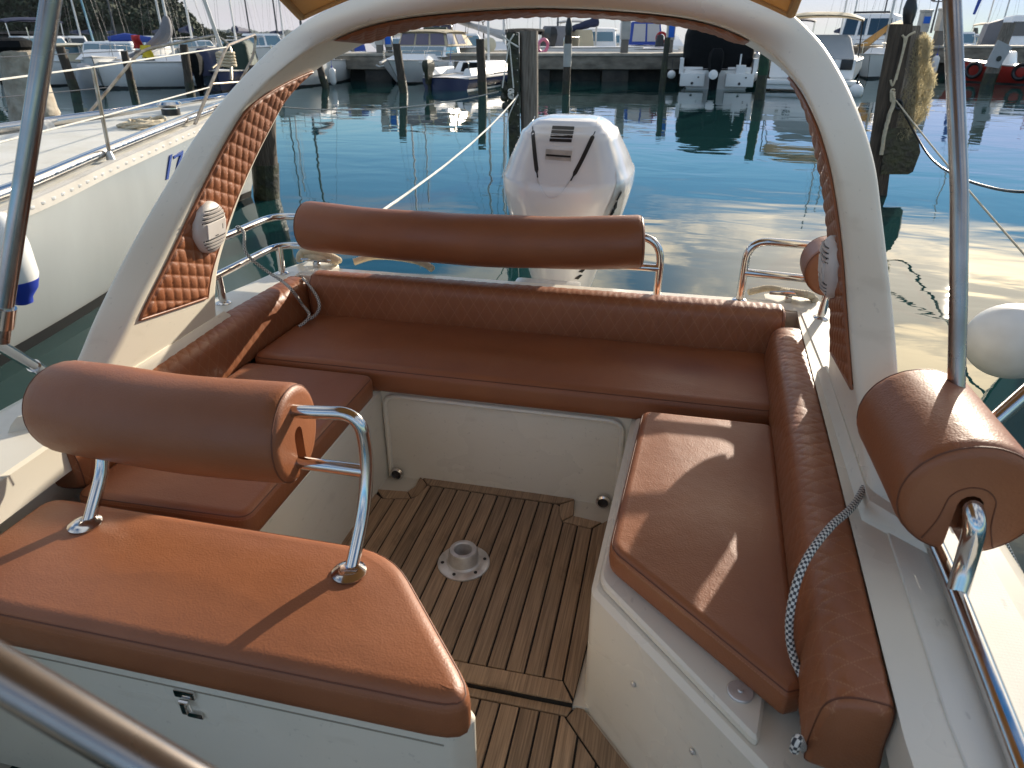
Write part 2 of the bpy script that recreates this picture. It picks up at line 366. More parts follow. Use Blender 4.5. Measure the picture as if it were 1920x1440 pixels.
def braid():
    m = mat('black_flecked_rope', (0.66, 0.64, 0.58), 0.8); nt = m.node_tree; N = nt.nodes; L = nt.links; p = N['Principled BSDF']
    uv = N.new('ShaderNodeUVMap'); mp = N.new('ShaderNodeMapping'); mp.inputs['Scale'].default_value = (8, 170, 1); mp.inputs['Rotation'].default_value = (0, 0, 0); L.new(uv.outputs[0], mp.inputs[0])
    ck = N.new('ShaderNodeTexChecker'); ck.inputs['Scale'].default_value = 1.0; ck.inputs[1].default_value = (0.68, 0.66, 0.6, 1); ck.inputs[2].default_value = (0.05, 0.05, 0.055, 1)
    rt = N.new('ShaderNodeVectorMath'); L.new(mp.outputs[0], rt.inputs[0])
    L.new(mp.outputs[0], ck.inputs[0]); L.new(ck.outputs[0], p.inputs['Base Color'])
    return m
M['braid'] = braid()
M['rope'] = mat('natural_rope', (0.55, 0.48, 0.35), 0.85, col2=(0.42, 0.35, 0.24), nscale=40)
M['rope_white'] = mat('white_rope', (0.72, 0.70, 0.64), 0.8, col2=(0.6, 0.57, 0.5), nscale=30)

# ================================================================== the motorboat we stand in
XC = -0.5
boat = thing('motor_boat', 'white open motorboat in the foreground with tan leather cockpit, teak sole and raked arch', 'motorboat', (XC, 0.8, WATER))
bpy.context.view_layer.update()
BO = Vector(boat.location)
def part(mb, name, m, parent=None, **k):
    """build in world measures, then hang under the parent without moving"""
    o = mb.build(name, m, None, **k)
    return hang(o, parent if parent is not None else boat)
def origin(o):
    v = Vector((0, 0, 0)); p = o
    while p is not None: v += Vector(p.location); p = p.parent
    return v
def hang(o, parent):
    o.parent = parent; o.location = Vector(o.location) - origin(parent); return o

# hull and gunwale
h = MB(); rings = []
ys = [-1.6, -0.8, 0.0, 0.8, 1.6, 2.2, 2.50, 2.58, 2.61]
hb = [1.20, 1.24, 1.26, 1.27, 1.26, 1.23, 1.17, 1.08, 0.98]
for y, b in zip(ys, hb):
    sec = [(b-0.08, 0.597), (b-0.045, 0.59), (b-0.02, 0.565), (b, 0.50), (b, 0.44), (b-0.05, 0.15), (b-0.13, -0.15), (b-0.3, -0.40)]
    rings.append([(XC-x, y, z) for x, z in sec] + [(XC+x, y, z) for x, z in reversed(sec)])
h.loft(rings, False); n = len(rings[0]); h.face(list(range((len(ys)-1)*n, len(ys)*n)))
hull = part(h, 'hull', M['gel2'])
# side decks and after deck, seen as one moulding with a raised plain border
d = MB()
def deck_poly(side):
    s = side
    return [(XC+s*0.95, -1.6), (XC+s*0.914, 0.75), (XC+s*0.951, 1.5), (XC+s*0.992, 2.4), (XC+s*1.0, 2.52), (XC+s*0.90, 2.54), (XC+s*0.90, 2.68), (XC+s*0.985, 2.73), (XC+s*1.06, 2.70), (XC+s*1.11, 2.55), (XC+s*1.165, 2.2), (XC+s*1.19, 1.6), (XC+s*1.195, 0.8), (XC+s*1.185, 0.0), (XC+s*1.12, -1.6)]
for s in (-1, 1):
    p = deck_poly(s)
    if s > 0: p = p[::-1] if False else p
    d.prism(p if s < 0 else p, 0.50, 0.6, bev=0.008)
d.prism([(XC-0.90, 2.50), (XC+0.90, 2.50), (XC+0.90, 2.625), (XC-0.90, 2.625)], 0.45, 0.599, bev=0.006)
deck = part(d, 'deck', M['gel'])
ns = MB()
ns.prism([(XC+1.005, -1.5), (XC+1.15, -1.5), (XC+1.165, 0.8), (XC+1.165, 1.30), (XC+1.0, 1.32), (XC+0.975, 0.8)], 0.596, 0.604, bev=0.002)
part(ns, 'nonskid_panel', M['nonskid'])
ns = MB(); ns.prism([(XC+1.0, 1.95), (XC+1.12, 1.95), (XC+1.08, 2.4), (XC+1.02, 2.5), (XC+1.0, 2.5)], 0.596, 0.604, bev=0.002)
part(ns, 'nonskid_panel', M['nonskid'])
# inner liner walls
w = MB()
for s in (-1, 1):
    sec = [(0.995, 0.594), (0.998, 0.52), (1.005, 0.40), (1.02, 0.34), (1.03, -0.06)]
    w.loft([[(XC+s*x, y, z) for x, z in sec] for y in (-1.6, 0.3, 0.8, 1.4, 2.0, 2.6)], False)
w.box((XC-1.0, 2.507, 0.3), (XC+1.0, 2.545, 0.596))
part(w, 'cockpit_liner', M['gel'])
def sidebox(poly, z0, z1, name, bev=0.012, m=M['gel']):
    b = MB(); b.prism(round_poly(poly, 0.02, 4), z0, z1, bev=bev); return part(b, name, m)
sidebox([(-1.53, 1.05), (-0.947, 1.05), (-0.947, 2.03), (-1.53, 2.03)], -0.08, 0.372, 'side_seat_base')
aft = sidebox([(-1.53, 2.018), (0.53, 2.018), (0.53, 2.535), (-1.53, 2.535)], -0.08, 0.372, 'aft_seat_base')
lip = MB()
lp = [(-0.935, 2.012, 0.0), (-0.935, 2.012, 0.345), (-0.08, 2.012, 0.345), (-0.08, 2.012, 0.0)]
lip.tube(fillet(lp, 0.05, 6), 0.010, 8)
hang(lip.build('panel_rim', M['gel'], None), aft)
rb = sidebox([(-0.052, 2.03), (-0.088, 1.19), (0.50, 0.57), (0.50, 2.03)][::1], -0.08, 0.366, 'side_seat_base')
fb = sidebox([(-1.5, 0.755), (-0.285, 0.755), (-0.248, 0.80), (-0.52, 1.055), (-1.5, 1.055)], -0.08, 0.392, 'front_seat_base')
g = MB(); g.box((-1.5, 0.7535, 0.352), (-0.30, 0.757, 0.3555)); hang(g.build('lid_joint', M['joint'], None), fb)
# locker lid under the right-hand cushion with its round knob
lid = MB(); lid.prism(round_poly([(-0.040, 1.98), (-0.071, 1.207), (0.250, 0.862), (0.270, 0.965), (0.36, 1.2), (0.40, 1.98)], [0.02, 0.03, 0.02, 0.02, 0.02, 0.02], 4), 0.368, 0.387, bev=0.006)
lido = part(lid, 'locker_lid', M['gel'])
kn = MB(); kn.lathe([(0.024, 0), (0.025, 0.004), (0.023, 0.006), (0.006, 0.0062), (0.004, 0.009)], (0.224, 0.962, 0.387), seg=24); hang(kn.build('round_pull', M['alu'], None), lido)
nn = Vector((-0.74, -0.67, 0)).normalized()
for q in ((0.030, 1.066, 0.235), (0.155, 0.933, 0.235)):
    bo = MB(); bo.lathe([(0.007, 0.0), (0.007, 0.003), (0.004, 0.005)], Vector(q)+nn*0.002, nn, seg=10); hang(bo.build('bolt', M['alu'], None), rb)

# ---- teak sole: an upper platform and the well in front of it
LZ = -0.016
flo = MB(); flo.box((-1.0, 1.172, -0.10), (-0.02, 2.04, -0.0095)); flo.box((-1.0, -1.0, -0.12), (0.45, 1.172, LZ-0.0095))
floor = part(flo, 'teak_sole', M['gel2'])
def c1(x, y, z=0.0):
    p = pz(640+x*0.40288, 860+y*0.40288, z); return (p.x, p.y)
ck = MB(); ck.prism([(-0.995, 1.1705), (-0.112, 1.1705), (-0.058, 1.93), c1(1208, 294), c1(1080, 264), c1(1086, 187), c1(372, 78), c1(346, 129), c1(308, 151), c1(165, 140), (-0.995, 1.93)], -0.05, -0.0058)
ck.prism([(-0.995, 0.0), (0.4, 0.0), (0.4, 0.6), (-0.09, 1.168), (-0.995, 1.168)], LZ-0.0098, LZ-0.0058)
hang(ck.build('caulking', M['caulk'], None, smooth=False), floor)
def plank(poly, z, name='plank', parent=floor):
    if len(poly) < 3: return
    a = sum(poly[i][0]*poly[(i+1) % len(poly)][1]-poly[(i+1) % len(poly)][0]*poly[i][1] for i in range(len(poly)))
    if abs(a) < 1e-4: return
    if a < 0: poly = poly[::-1]
    b = MB(); b.prism(poly, z-0.006, z, bev=0.0012)
    cxy = (sum(p[0] for p in poly)/len(poly), sum(p[1] for p in poly)/len(poly))
    for v in b.v: v.x -= cxy[0]; v.y -= cxy[1]; v.z -= z
    o = b.build(name, M['teak'], None, smooth=False); o.location = (cxy[0], cxy[1], z); hang(o, parent)
backline = [(-1.02, 1.935), c1(195, 184), c1(325, 185), c1(366, 165), c1(397, 121), c1(1018, 212), (c1(1018, 212)[0]+0.003, c1(1006, 245)[1]), c1(1028, 292), c1(1160, 324), (-0.05, 1.94)]
def yend(x):
    for a, b in zip(backline, backline[1:]):
        if a[0] <= x <= b[0]: return a[1] + (b[1]-a[1])*(x-a[0])/max(b[0]-a[0], 1e-6)
    return 1.93
backline.sort(key=lambda p: p[0])
yf0 = c1(760, 978)[1]; pitch_ = 0.0515; x = -0.1465 - pitch_*16
seams = [-0.1465 - pitch_*k for k in range(17)][::-1]
for a, b in zip(seams, seams[1:]):
    a2, b2 = a+0.0028, b-0.0028
    pts = [(a2, yf0), (b2, yf0)]
    for t in (1, 0.75, 0.5, 0.25, 0): xx = a2+(b2-a2)*t; pts.append((xx, yend(xx)-0.004))
    plank(pts, 0.0)
plank([(-0.144, yf0), (-0.112, 1.187), (-0.068, 1.93), (-0.09, 1.934), (-0.144, yend(-0.144)-0.004)], 0.0)
plank([(-1.0, 1.1735), (-0.113, 1.1735), (-0.147, yf0-0.004), (-1.0, yf0-0.004)], 0.0)
GAP = 0.002
for q in ([(374, 80), (1083, 187), (1016, 207), (402, 119)], [(368, 82), (396, 119), (370, 163), (327, 180), (310, 152), (345, 128)], [(165, 141), (196, 182), (322, 184), (306, 152)],
          [(1085, 192), (1019, 213), (1008, 246), (1028, 286), (1078, 262)], [(1032, 291), (1080, 265), (1208, 295), (1160, 322)]):
    plank([c1(*p) for p in q], 0.0)
# well in front
def lo(x, y): p = pz(640+x*0.40288, 860+y*0.40288, LZ); return (p.x, p.y)
plank([(-1.0, 1.1695), (-0.112, 1.1695), lo(1050, 1195), (-1.0, lo(1050, 1195)[1]+0.004)], LZ)
dA, dB = lo(1050, 1203), lo(1230, 1470); dC, dD = lo(1108, 1140), lo(1345, 1445)
ext = lambda a, b, t: (a[0]+(b[0]-a[0])*t, a[1]+(b[1]-a[1])*t)
plank([dA, ext(dA, dB, 2.6), ext(dC, dD, 2.3), dC], LZ)
yl = lo(1050, 1195)[1]-0.004
for k in range(16):
    a = -0.139 + 0.0515*5 - 0.0515*k - 0.0515; b = a + 0.0515
    poly = [(a+0.0028, 0.25), (b-0.0028, 0.25), (b-0.0028, yl), (a+0.0028, yl)]
    poly = clip_poly(poly, (dB[0]-0.004, dB[1]-0.004), (dA[0]-0.004, dA[1]-0.004)) if (dA[0]-dB[0]) > 0 else clip_poly(poly, (dB[0]-0.004, dB[1]-0.004), (dA[0]-0.004, dA[1]-0.004))
    plank(poly, LZ)
# table socket
ts = MB(); ts.lathe([(0.083, 0), (0.083, 0.005), (0.078, 0.009), (0.055, 0.011), (0.050, 0.016), (0.045, 0.052), (0.042, 0.058), (0.031, 0.059), (0.028, 0.056), (0.027, 0.004), (0.0, 0.003)], (-0.525, 1.60, 0.0005), seg=40)
tso = part(ts, 'table_socket', M['alu'])
for k in range(6):
    a = R(20+60*k); bo = MB(); bo.lathe([(0.0055, 0), (0.0055, 0.002), (0.003, 0.0015)], (-0.525+0.067*math.cos(a), 1.60+0.067*math.sin(a), 0.0102), seg=10); hang(bo.build('screw', M['black'], None), tso)
# cockpit drains
for q in (Vector((-0.905, 2.006, 0.020)), Vector((-0.125, 2.006, 0.020))):
    dr = MB(); dr.lathe([(0.022, 0), (0.026, 0.006), (0.026, 0.016), (0.019, 0.02), (0.017, 0.004), (0.0, 0.004)], q, (0, -1, 0), seg=22, mi=0)
    part(dr, 'drain', [M['chrome']])
    hole = MB(); hole.lathe([(0.0165, 0), (0.0165, 0.0015)], q+Vector((0, -0.006, 0)), (0, -1, 0), seg=18); part(hole, 'drain_hole', M['black'])

# ---- raked arch
rows = [((1.035,1.20,.585),(.985,1.28,.585),(1.0,1.94,.585)), ((1.032,1.35,.70),(.965,1.43,.70),(.985,1.945,.70)), ((1.030,1.46,.80),(.952,1.54,.80),(.975,1.98,.80)), ((1.028,1.585,.90),(.945,1.67,.90),(.966,2.055,.90)),
        ((1.022,1.715,1.0),(.937,1.79,1.0),(.957,2.145,1.0)), ((1.018,1.86,1.1),(.922,1.90,1.1),(.938,2.235,1.1)), ((1.010,2.0,1.2),(.898,2.0,1.2),(.912,2.33,1.2)), ((.982,2.14,1.3),(.857,2.10,1.3),(.880,2.43,1.3)),
        ((.940,2.29,1.40),(.805,2.235,1.39),(.825,2.56,1.385)), ((.870,2.43,1.50),(.705,2.36,1.475),(.71,2.70,1.46)), ((.75,2.56,1.59),(.55,2.44,1.535),(.55,2.79,1.52)), ((.50,2.65,1.66),(.32,2.49,1.566),(.32,2.85,1.553)), ((.0,2.69,1.695),(.0,2.51,1.580),(.0,2.88,1.570))]
full = [tuple((-a[0], a[1], a[2]) for a in r) for r in rows] + [tuple((a[0], a[1], a[2]) for a in r) for r in rows[-2::-1]]
FO = catmull([Vector((XC+r[0][0], r[0][1], r[0][2])) for r in full], 6)
FI = catmull([Vector((XC+r[1][0], r[1][1], r[1][2])) for r in full], 6)
RI = catmull([Vector((XC+r[2][0], r[2][1], r[2][2])) for r in full], 6)
am = MB(); rings = []
for fo, fi, ri in zip(FO, FI, RI):
    ro = fo + (ri-fi)*0.9; c = [fo, fi, ri, ro]; ring = []
    for k in range(4):
        a, b, e = c[k-1], c[k], c[(k+1) % 4]
        u = (a-b); v = (e-b); ru = min(0.025, u.length*0.3); rv = min(0.025, v.length*0.3)
        p0 = b+u.normalized()*ru; p1 = b+v.normalized()*rv
        for t in (0, 0.25, 0.5, 0.75, 1): ring.append(p0*(1-t)**2 + b*2*t*(1-t) + p1*t*t)
    rings.append(ring)
am.loft(rings, True, True, True)
# fairings where the legs meet the deck
for s in (-1, 1):
    am.loft([[(XC+s*(0.955-e), 1.27-e*2, 0.598+z), (XC+s*(1.08+e), 1.16-e*2, 0.598+z), (XC+s*(1.10+e), 1.97+e*2, 0.598+z), (XC+s*(0.98-e), 2.0+e*2, 0.598+z)] for e, z in ((0.0, 0.0), (-0.006, 0.02), (-0.014, 0.035))], True, True, True)
arch = part(am, 'arch', M['gel'], ang=50)
def tuft(a, b, A=0.008):
    return A*(abs(math.sin(math.pi*a))*abs(math.sin(math.pi*b)))**0.42
def arch_panel(side):
    # between the front and rear inner edges of one leg, z 0.75..1.36
    idx = [i for i, p in enumerate(FI) if (p.x-XC)*side > 0 and 0.70 < p.z < 1.41]
    A = [FI[i] for i in idx]; B = [RI[i] for i in idx]
    if A[0].z > A[-1].z: A.reverse(); B.reverse()
    def at(t, u):
        f = t*(len(A)-1); i = min(int(f), len(A)-2); k = f-i
        a = A[i].lerp(A[i+1], k); b = B[i].lerp(B[i+1], k); return a.lerp(b, u)
    def pos(t, s):
        lo_, hi_ = 0.085, 0.865
        # slanted foot and pointed head
        u = lo_ + (hi_-lo_)*s
        t0 = 0.075 - 0.075*s; t1 = 0.80 + 0.17*s**0.6
        if t > 0.999: pass
        tt = t0 + (t1-t0)*t
        return tt, u
    e = 0.01
    def fn(t, s):
        tt, u = pos(t, s); p = at(tt, u)
        nrm = (at(min(tt+e, 1), u)-at(max(tt-e, 0), u)).cross(at(tt, u+e)-at(tt, u-e)).normalized()
        if nrm.x*side > 0: nrm = -nrm
        v = p.z*1.0; y = p.y-(p.z*1.3)
        edge = min(s, 1-s, t*3.0, (1-t)*3.0); k = min(1, edge/0.06)
        return p + nrm*(0.004 + k*(0.003+tuft(p.y/0.0415, (p.z+0.36*p.y)/0.042, 0.0062)))
    b = MB(); nu, nv = 230, 90
    b.grid(fn, nu, nv)
    # turned-in border
    n_ = 60
    loop = [fn(0, i/20) for i in range(20)]+[fn(i/n_, 1) for i in range(n_)]+[fn(1, 1-i/20) for i in range(20)]+[fn(1-i/n_, 0) for i in range(n_)]
    b.tube([Vector(q) for q in loop], 0.0042, 6, closed=True)
    o = part(b, 'quilted_panel', M['leather'], arch, ang=80)
    return at, pos, fn
def speaker(fn, at, pos, side, t, s):
    tt, u = pos(t, s); c = at(tt, u); e = 0.02
    ax = (at(tt+e, u)-at(tt-e, u)).cross(at(tt, u+e)-at(tt, u-e)).normalized()
    if ax.x*side > 0: ax = -ax
    c = c + ax*0.008
    up = (Vector((0, 0, 1)) - ax*ax.z).normalized(); rt = up.cross(ax).normalized()
    Mx = Matrix((rt, up, ax)).transposed().to_4x4(); Mx.translation = c
    Mx = Mx @ Matrix.Diagonal((1, 1, 0.72, 1))
    b = MB(); b.lathe([(q_[0], q_[1]*0.72) for q_ in ((0.083, 0.0), (0.083, 0.016), (0.078, 0.028), (0.066, 0.038), (0.05, 0.043), (0.0, 0.046))], c, ax, seg=40)
    prof_ = [(0.0, 0.046), (0.05, 0.043), (0.066, 0.038), (0.078, 0.028), (0.083, 0.016)]
    def hh_(r_):
        for (ra, ha), (rb_, hb_) in zip(prof_, prof_[1:]):
            if r_ <= rb_: return ha+(hb_-ha)*(r_-ra)/(rb_-ra)
        return 0.016
    def louvre(y0, w_, lift, mi):
        hw = math.sqrt(0.077**2-y0**2)*0.90; rg_ = []
        for i in range(13):
            x_ = -hw+2*hw*i/12; z_ = hh_(math.hypot(x_, y0))
            rg_.append([Mx @ Vector(q) for q in ((x_, y0-w_/2, z_-0.004), (x_, y0-w_/2, z_+lift*0.6), (x_, y0+w_/2, z_+lift), (x_, y0+w_/2, z_-0.004))])
        b.loft(rg_, True, True, True, mi)
    for sg in (1, -1):
        for y0 in (0.0285, 0.0395, 0.0505, 0.0615): louvre(sg*y0, 0.0042, 0.0012, 1)
        for y0 in (0.034, 0.045, 0.056): louvre(sg*y0, 0.0062, 0.0065, 0)
    b.box((-0.050, -0.0235, 0.03), (0.050, 0.0235, 0.0485), 0, 0, Mx)
    b.box((0.032, -0.006, 0.04), (0.035, 0.010, 0.0490), 0, 1, Mx)
    b.box((-0.012, -0.021, 0.04), (0.006, -0.018, 0.0490), 0, 1, Mx)
    for a in (35, 145, 215, 325):
        q = c + rt*0.064*math.cos(R(a)) + up*0.064*math.sin(R(a)) + ax*0.026
        b.lathe([(0.0035, 0), (0.0035, 0.0035)], q, ax, 8, 1)
    part(b, 'speaker', [M['white2'], M['black']], arch)
for side in (-1, 1):
    at_, pos_, fn_ = arch_panel(side)
    speaker(fn_, at_, pos_, side, 0.34, 0.50)
# padded strip under the arch top
b = MB()
def fn(t, s):
    i = t*(len(FI)-1); lo_, hi_ = int(len(FI)*0.385), int(len(FI)*0.615)
    f = lo_+(hi_-lo_)*t; k = min(int(f), len(FI)-2); r_ = f-k
    a = FI[k].lerp(FI[k+1], r_); c = RI[k].lerp(RI[k+1], r_); p = a.lerp(c, 0.12+0.78*s)
    e = min(1, min(s, 1-s, t, 1-t)/0.04)
    return p + Vector((0, -0.1, -1)).normalized()*(0.004 + e*(0.005 + tuft((p.x+0.5*p.y)/0.05, (p.y-0.5*p.x)/0.05, 0.007)))
b.grid(fn, 220, 40); part(b, 'quilted_panel', M['leather'], arch, ang=80)
# small screw holes in the arch legs
for q in ((416, 210), (411, 220), (1600, 243), (1602, 254)):
    pass

# ---- rails
TR = 0.0145
def flange(p, r=0.030, axis=(0, 0, 1)):
    f = MB(); f.lathe([(r, 0), (r, 0.003), (r*0.75, 0.008), (r*0.5, 0.010)], p, axis, 22); return f
def rail(name, tubes, feet, parent=None, label=None, fr=0.028, rad=TR):
    r = MB()
    for t in tubes: r.tube(t, rad, 16)
    o = part(r, name, M['chrome'], parent)
    for p in feet: hang(flange(p, fr).build('foot_flange', M['chrome'], None), o)
    if label: o['label'] = label
    return o
Y2 = 2.555
rail('stern_rail', [
    fillet([(-1.59, 1.72, 0.60), (-1.60, 1.72, 0.835), (-1.60, 2.555, 0.83), (-0.015, Y2, 0.833), (-0.015, Y2, 0.60)], 0.10, 10),
    fillet([(-1.60, 1.72, 0.712), (-1.60, 2.555, 0.708), (-0.015, Y2, 0.715)], 0.10, 10),
    [(-1.60, 2.12, 0.60), (-1.60, 2.12, 0.712)], [(-1.572, 2.50, 0.60), (-1.578, 2.515, 0.71)]],
    [(-1.60, 2.12, 0.60), (-1.572, 2.50, 0.60), (-0.015, Y2, 0.60)], label='polished stern rail wrapping round the left quarter behind the long bolster')
rail('stern_rail', [
    fillet([(0.293, 2.585, 0.60), (0.293, 2.585, 0.833), (0.565, 2.575, 0.83), (0.575, 1.9, 0.83), (0.60, 1.9, 0.60)], 0.075, 10),
    fillet([(0.293, 2.585, 0.712), (0.562, 2.575, 0.705), (0.575, 1.95, 0.71)], 0.075, 10),
    [(0.563, 2.46, 0.60), (0.572, 2.47, 0.72)]],
    [(0.293, 2.585, 0.60), (0.563, 2.46, 0.60)], label='short polished stern rail on the right quarter beside the arch')
rail('seat_rail', [
    fillet([(-0.574, 0.984, 0.49), (-0.574, 1.085, 0.595), (-0.574, 1.125, 0.70), (-0.585, 1.13, 0.80), (-0.76, 1.125, 0.787), (-1.24, 1.12, 0.787), (-1.24, 1.12, 0.70), (-1.235, 1.095, 0.60), (-1.23, 0.994, 0.49)], 0.09, 10),
    [(-0.577, 1.115, 0.668), (-1.24, 1.11, 0.668)]], [(-0.574, 0.984, 0.503), (-1.23, 0.994, 0.503)], label='bent chrome rail standing on the front seat cushion', fr=0.036)
rail('side_rail', [
    fillet([(0.455, -0.6, 0.622), (0.542, 0.75, 0.622), (0.564, 1.10, 0.622), (0.570, 1.6, 0.622), (0.566, 1.72, 0.60)], 0.08, 6),
    fillet([(0.562, 1.055, 0.622), (0.570, 1.08, 0.68), (0.560, 1.075, 0.775), (0.556, 1.20, 0.785), (0.554, 1.46, 0.785), (0.565, 1.53, 0.70), (0.568, 1.56, 0.622)], 0.05, 8)], [], label='long chrome rail along the right gunwale', rad=0.0175)
fg = MB(); fg.tube(fillet([(-1.60, 0.10, 0.598), (-1.45, 0.16, 0.95), pd(-420, 1014, 0.42), pd(0, 1262, 0.42), pd(318, 1450, 0.42), pd(760, 1711, 0.42), (-0.02, -0.10, 0.45), (0.0, -0.15, -0.02)], 0.12, 8), 0.0145, 24)
part(fg, 'grab_rail', M['chrome'], label=None) if False else part(fg, 'grab_rail', M['pole'])
# cleat and vent details on the aft deck
for cx in (-1.47, 0.47):
    c = MB(); c.box((cx-0.012, 2.60, 0.6), (cx+0.012, 2.625, 0.625), 0.004); c.tube([(cx-0.07, 2.612, 0.63), (cx, 2.612, 0.633), (cx+0.07, 2.612, 0.63)], [0.006, 0.010, 0.006], 10)
    part(c, 'deck_cleat', M['chrome'])
# hatch latch on the front seat base
q = Vector((-0.927, 0.753, 0.0)); q = py(348, 1300, 0.752); q2 = py(366, 1338, 0.752)
lt = MB()
lt.box((q.x-0.023, 0.746, q.z-0.009), (q.x+0.023, 0.753, q.z+0.010), 0.003)
lt.tube([(q.x-0.010, 0.742, q.z-0.014), (q.x+0.010, 0.742, q.z-0.014)], 0.005, 8)
lt.box((q.x-0.006, 0.735, q.z-0.042), (q.x+0.006, 0.744, q.z-0.012), 0.003)
lt.tube([(q.x+0.008, 0.744, q.z-0.016), (q.x+0.014, 0.741, q.z-0.034)], 0.002, 6)
lt.box((q2.x-0.016, 0.747, q2.z-0.008), (q2.x+0.020, 0.753, q2.z+0.006), 0.003)
lto = part(lt, 'hatch_latch', M['chrome'], fb)
# arch-leg hinge plates for the awning struts
for s in (-1, 1):
    hp = MB(); x0 = XC+s*1.215 if s < 0 else XC+s*1.19
    hp.box((x0-0.018, 1.385, 0.598), (x0+0.018, 1.445, 0.604), 0.002); hp.box((x0-0.012, 1.405, 0.602), (x0-0.006, 1.425, 0.65), 0.002); hp.box((x0+0.006, 1.405, 0.602), (x0+0.012, 1.425, 0.65), 0.002)
    part(hp, 'deck_hinge', M['chrome'])

# ================================================================== cushions: each lies loose on the boat, so each is a thing
def cushion(name, label, poly, z0, z1, corner=0.045, rnd=0.032, crown=0.012, sag=0.0, seam=True, cat='seat cushion', group='tan leather seat cushions'):
    """poly is counter-clockwise"""
    base = round_poly(poly, corner, 6)
    cx = sum(p[0] for p in base)/len(base); cy = sum(p[1] for p in base)/len(base)
    rings = []
    def ring(d, z):
        q = inset(base, d) if d > 0 else base
        return [(x-cx, y-cy, z-z0) for x, y in q]
    rings.append(ring(0.012, z0)); rings.append(ring(0.002, z0+0.010)); rings.append(ring(0.0, z0+0.5*(z1-z0-rnd)))
    for k in range(0, 7):
        a = k/6*math.pi/2; rings.append(ring(rnd*(1-math.cos(a)), z1-rnd+rnd*math.sin(a)))
    top = inset(base, rnd)
    def swell(x, y):      # rises smoothly away from every edge
        v = 1.0
        for i in range(len(poly)):
            ax_, ay_ = poly[i]; bx_, by_ = poly[(i+1) % len(poly)]; dx, dy = bx_-ax_, by_-ay_; l_ = math.hypot(dx, dy)
            d_ = ((x-ax_)*(-dy)+(y-ay_)*dx)/l_ - rnd; v *= 1-math.exp(-max(d_, 0)/0.07)
        return v
    for k in range(1, 19):
        s = 1-0.985*(k/18.0)**1.9
        rings.append([((x-cx)*s, (y-cy)*s, z1-z0 + crown*0.9*swell(cx+(x-cx)*s, cy+(y-cy)*s) + (1-s)*0.003*math.sin(((x-cx)*s)*9+cx*5)*math.cos(((y-cy)*s)*13+1) - sag*0.004*(1-s)*math.cos(((x-cx)*s)*7)) for x, y in top])
    b = MB(); b.loft(rings, True, True, True)
    o = b.build(name, M['leather'], None, ang=60); o.location = (cx, cy, z0)
    tag(o, label, cat, group)
    if seam:
        sm = MB(); a = R(38); q = inset(base, rnd*(1-math.cos(a)))
        sm.tube([(x-cx, y-cy, z1-rnd+rnd*math.sin(a)-z0+0.0003) for x, y in q], 0.0016, 5, closed=True)
        so_ = sm.build('seam', M['piping'], None); so_.parent = o
        st = MB(); q = inset(base, max(rnd*(1-math.cos(R(20))), 0.001))
        P = [Vector((x-cx, y-cy, z1-rnd+rnd*math.sin(R(16))-z0)) for x, y in q]
        dense = []
        for i in range(len(P)):
            a_, b_ = P[i], P[(i+1) % len(P)]; L_ = (b_-a_).length; n_ = max(1, int(L_/0.007))
            for k in range(n_):
                s0, s1 = a_.lerp(b_, (k+0.15)/n_), a_.lerp(b_, (k+0.8)/n_); dense.append((s0, s1))
        for s0, s1 in dense: st.tube([s0, s1], 0.0009, 4, caps=False)
        st.build('stitching', M['thread'], None, fix=False).parent = o
    return o
cushion('seat_cushion', 'wide tan cushion on the front bench with two chrome posts through it', [(-1.42, 0.732), (-0.205, 0.732), (-0.516, 1.088), (-1.42, 1.088)], 0.394, 0.497, corner=[0.06, 0.12, 0.10, 0.06], rnd=0.036, crown=0.010)
cushion('seat_cushion', 'tan cushion on the left side bench below the quilted bolster', [(-1.415, 1.135), (-0.925, 1.15), (-0.935, 1.955), (-1.43, 1.955)], 0.374, 0.458, corner=0.04, rnd=0.025)
cushion('seat_cushion', 'long tan cushion across the stern bench', [(-1.43, 1.975), (0.40, 1.975), (0.42, 2.44), (-1.42, 2.44)], 0.374, 0.472, corner=0.05, rnd=0.035, crown=0.012, sag=1)
cushion('seat_cushion', 'tan cushion with a cut-off corner on the right bench, patched by sunlight', [(-0.058, 1.235), (0.292, 0.918), (0.325, 0.935), (0.372, 1.905), (-0.020, 1.905)], 0.388, 0.462, corner=0.035, rnd=0.022)

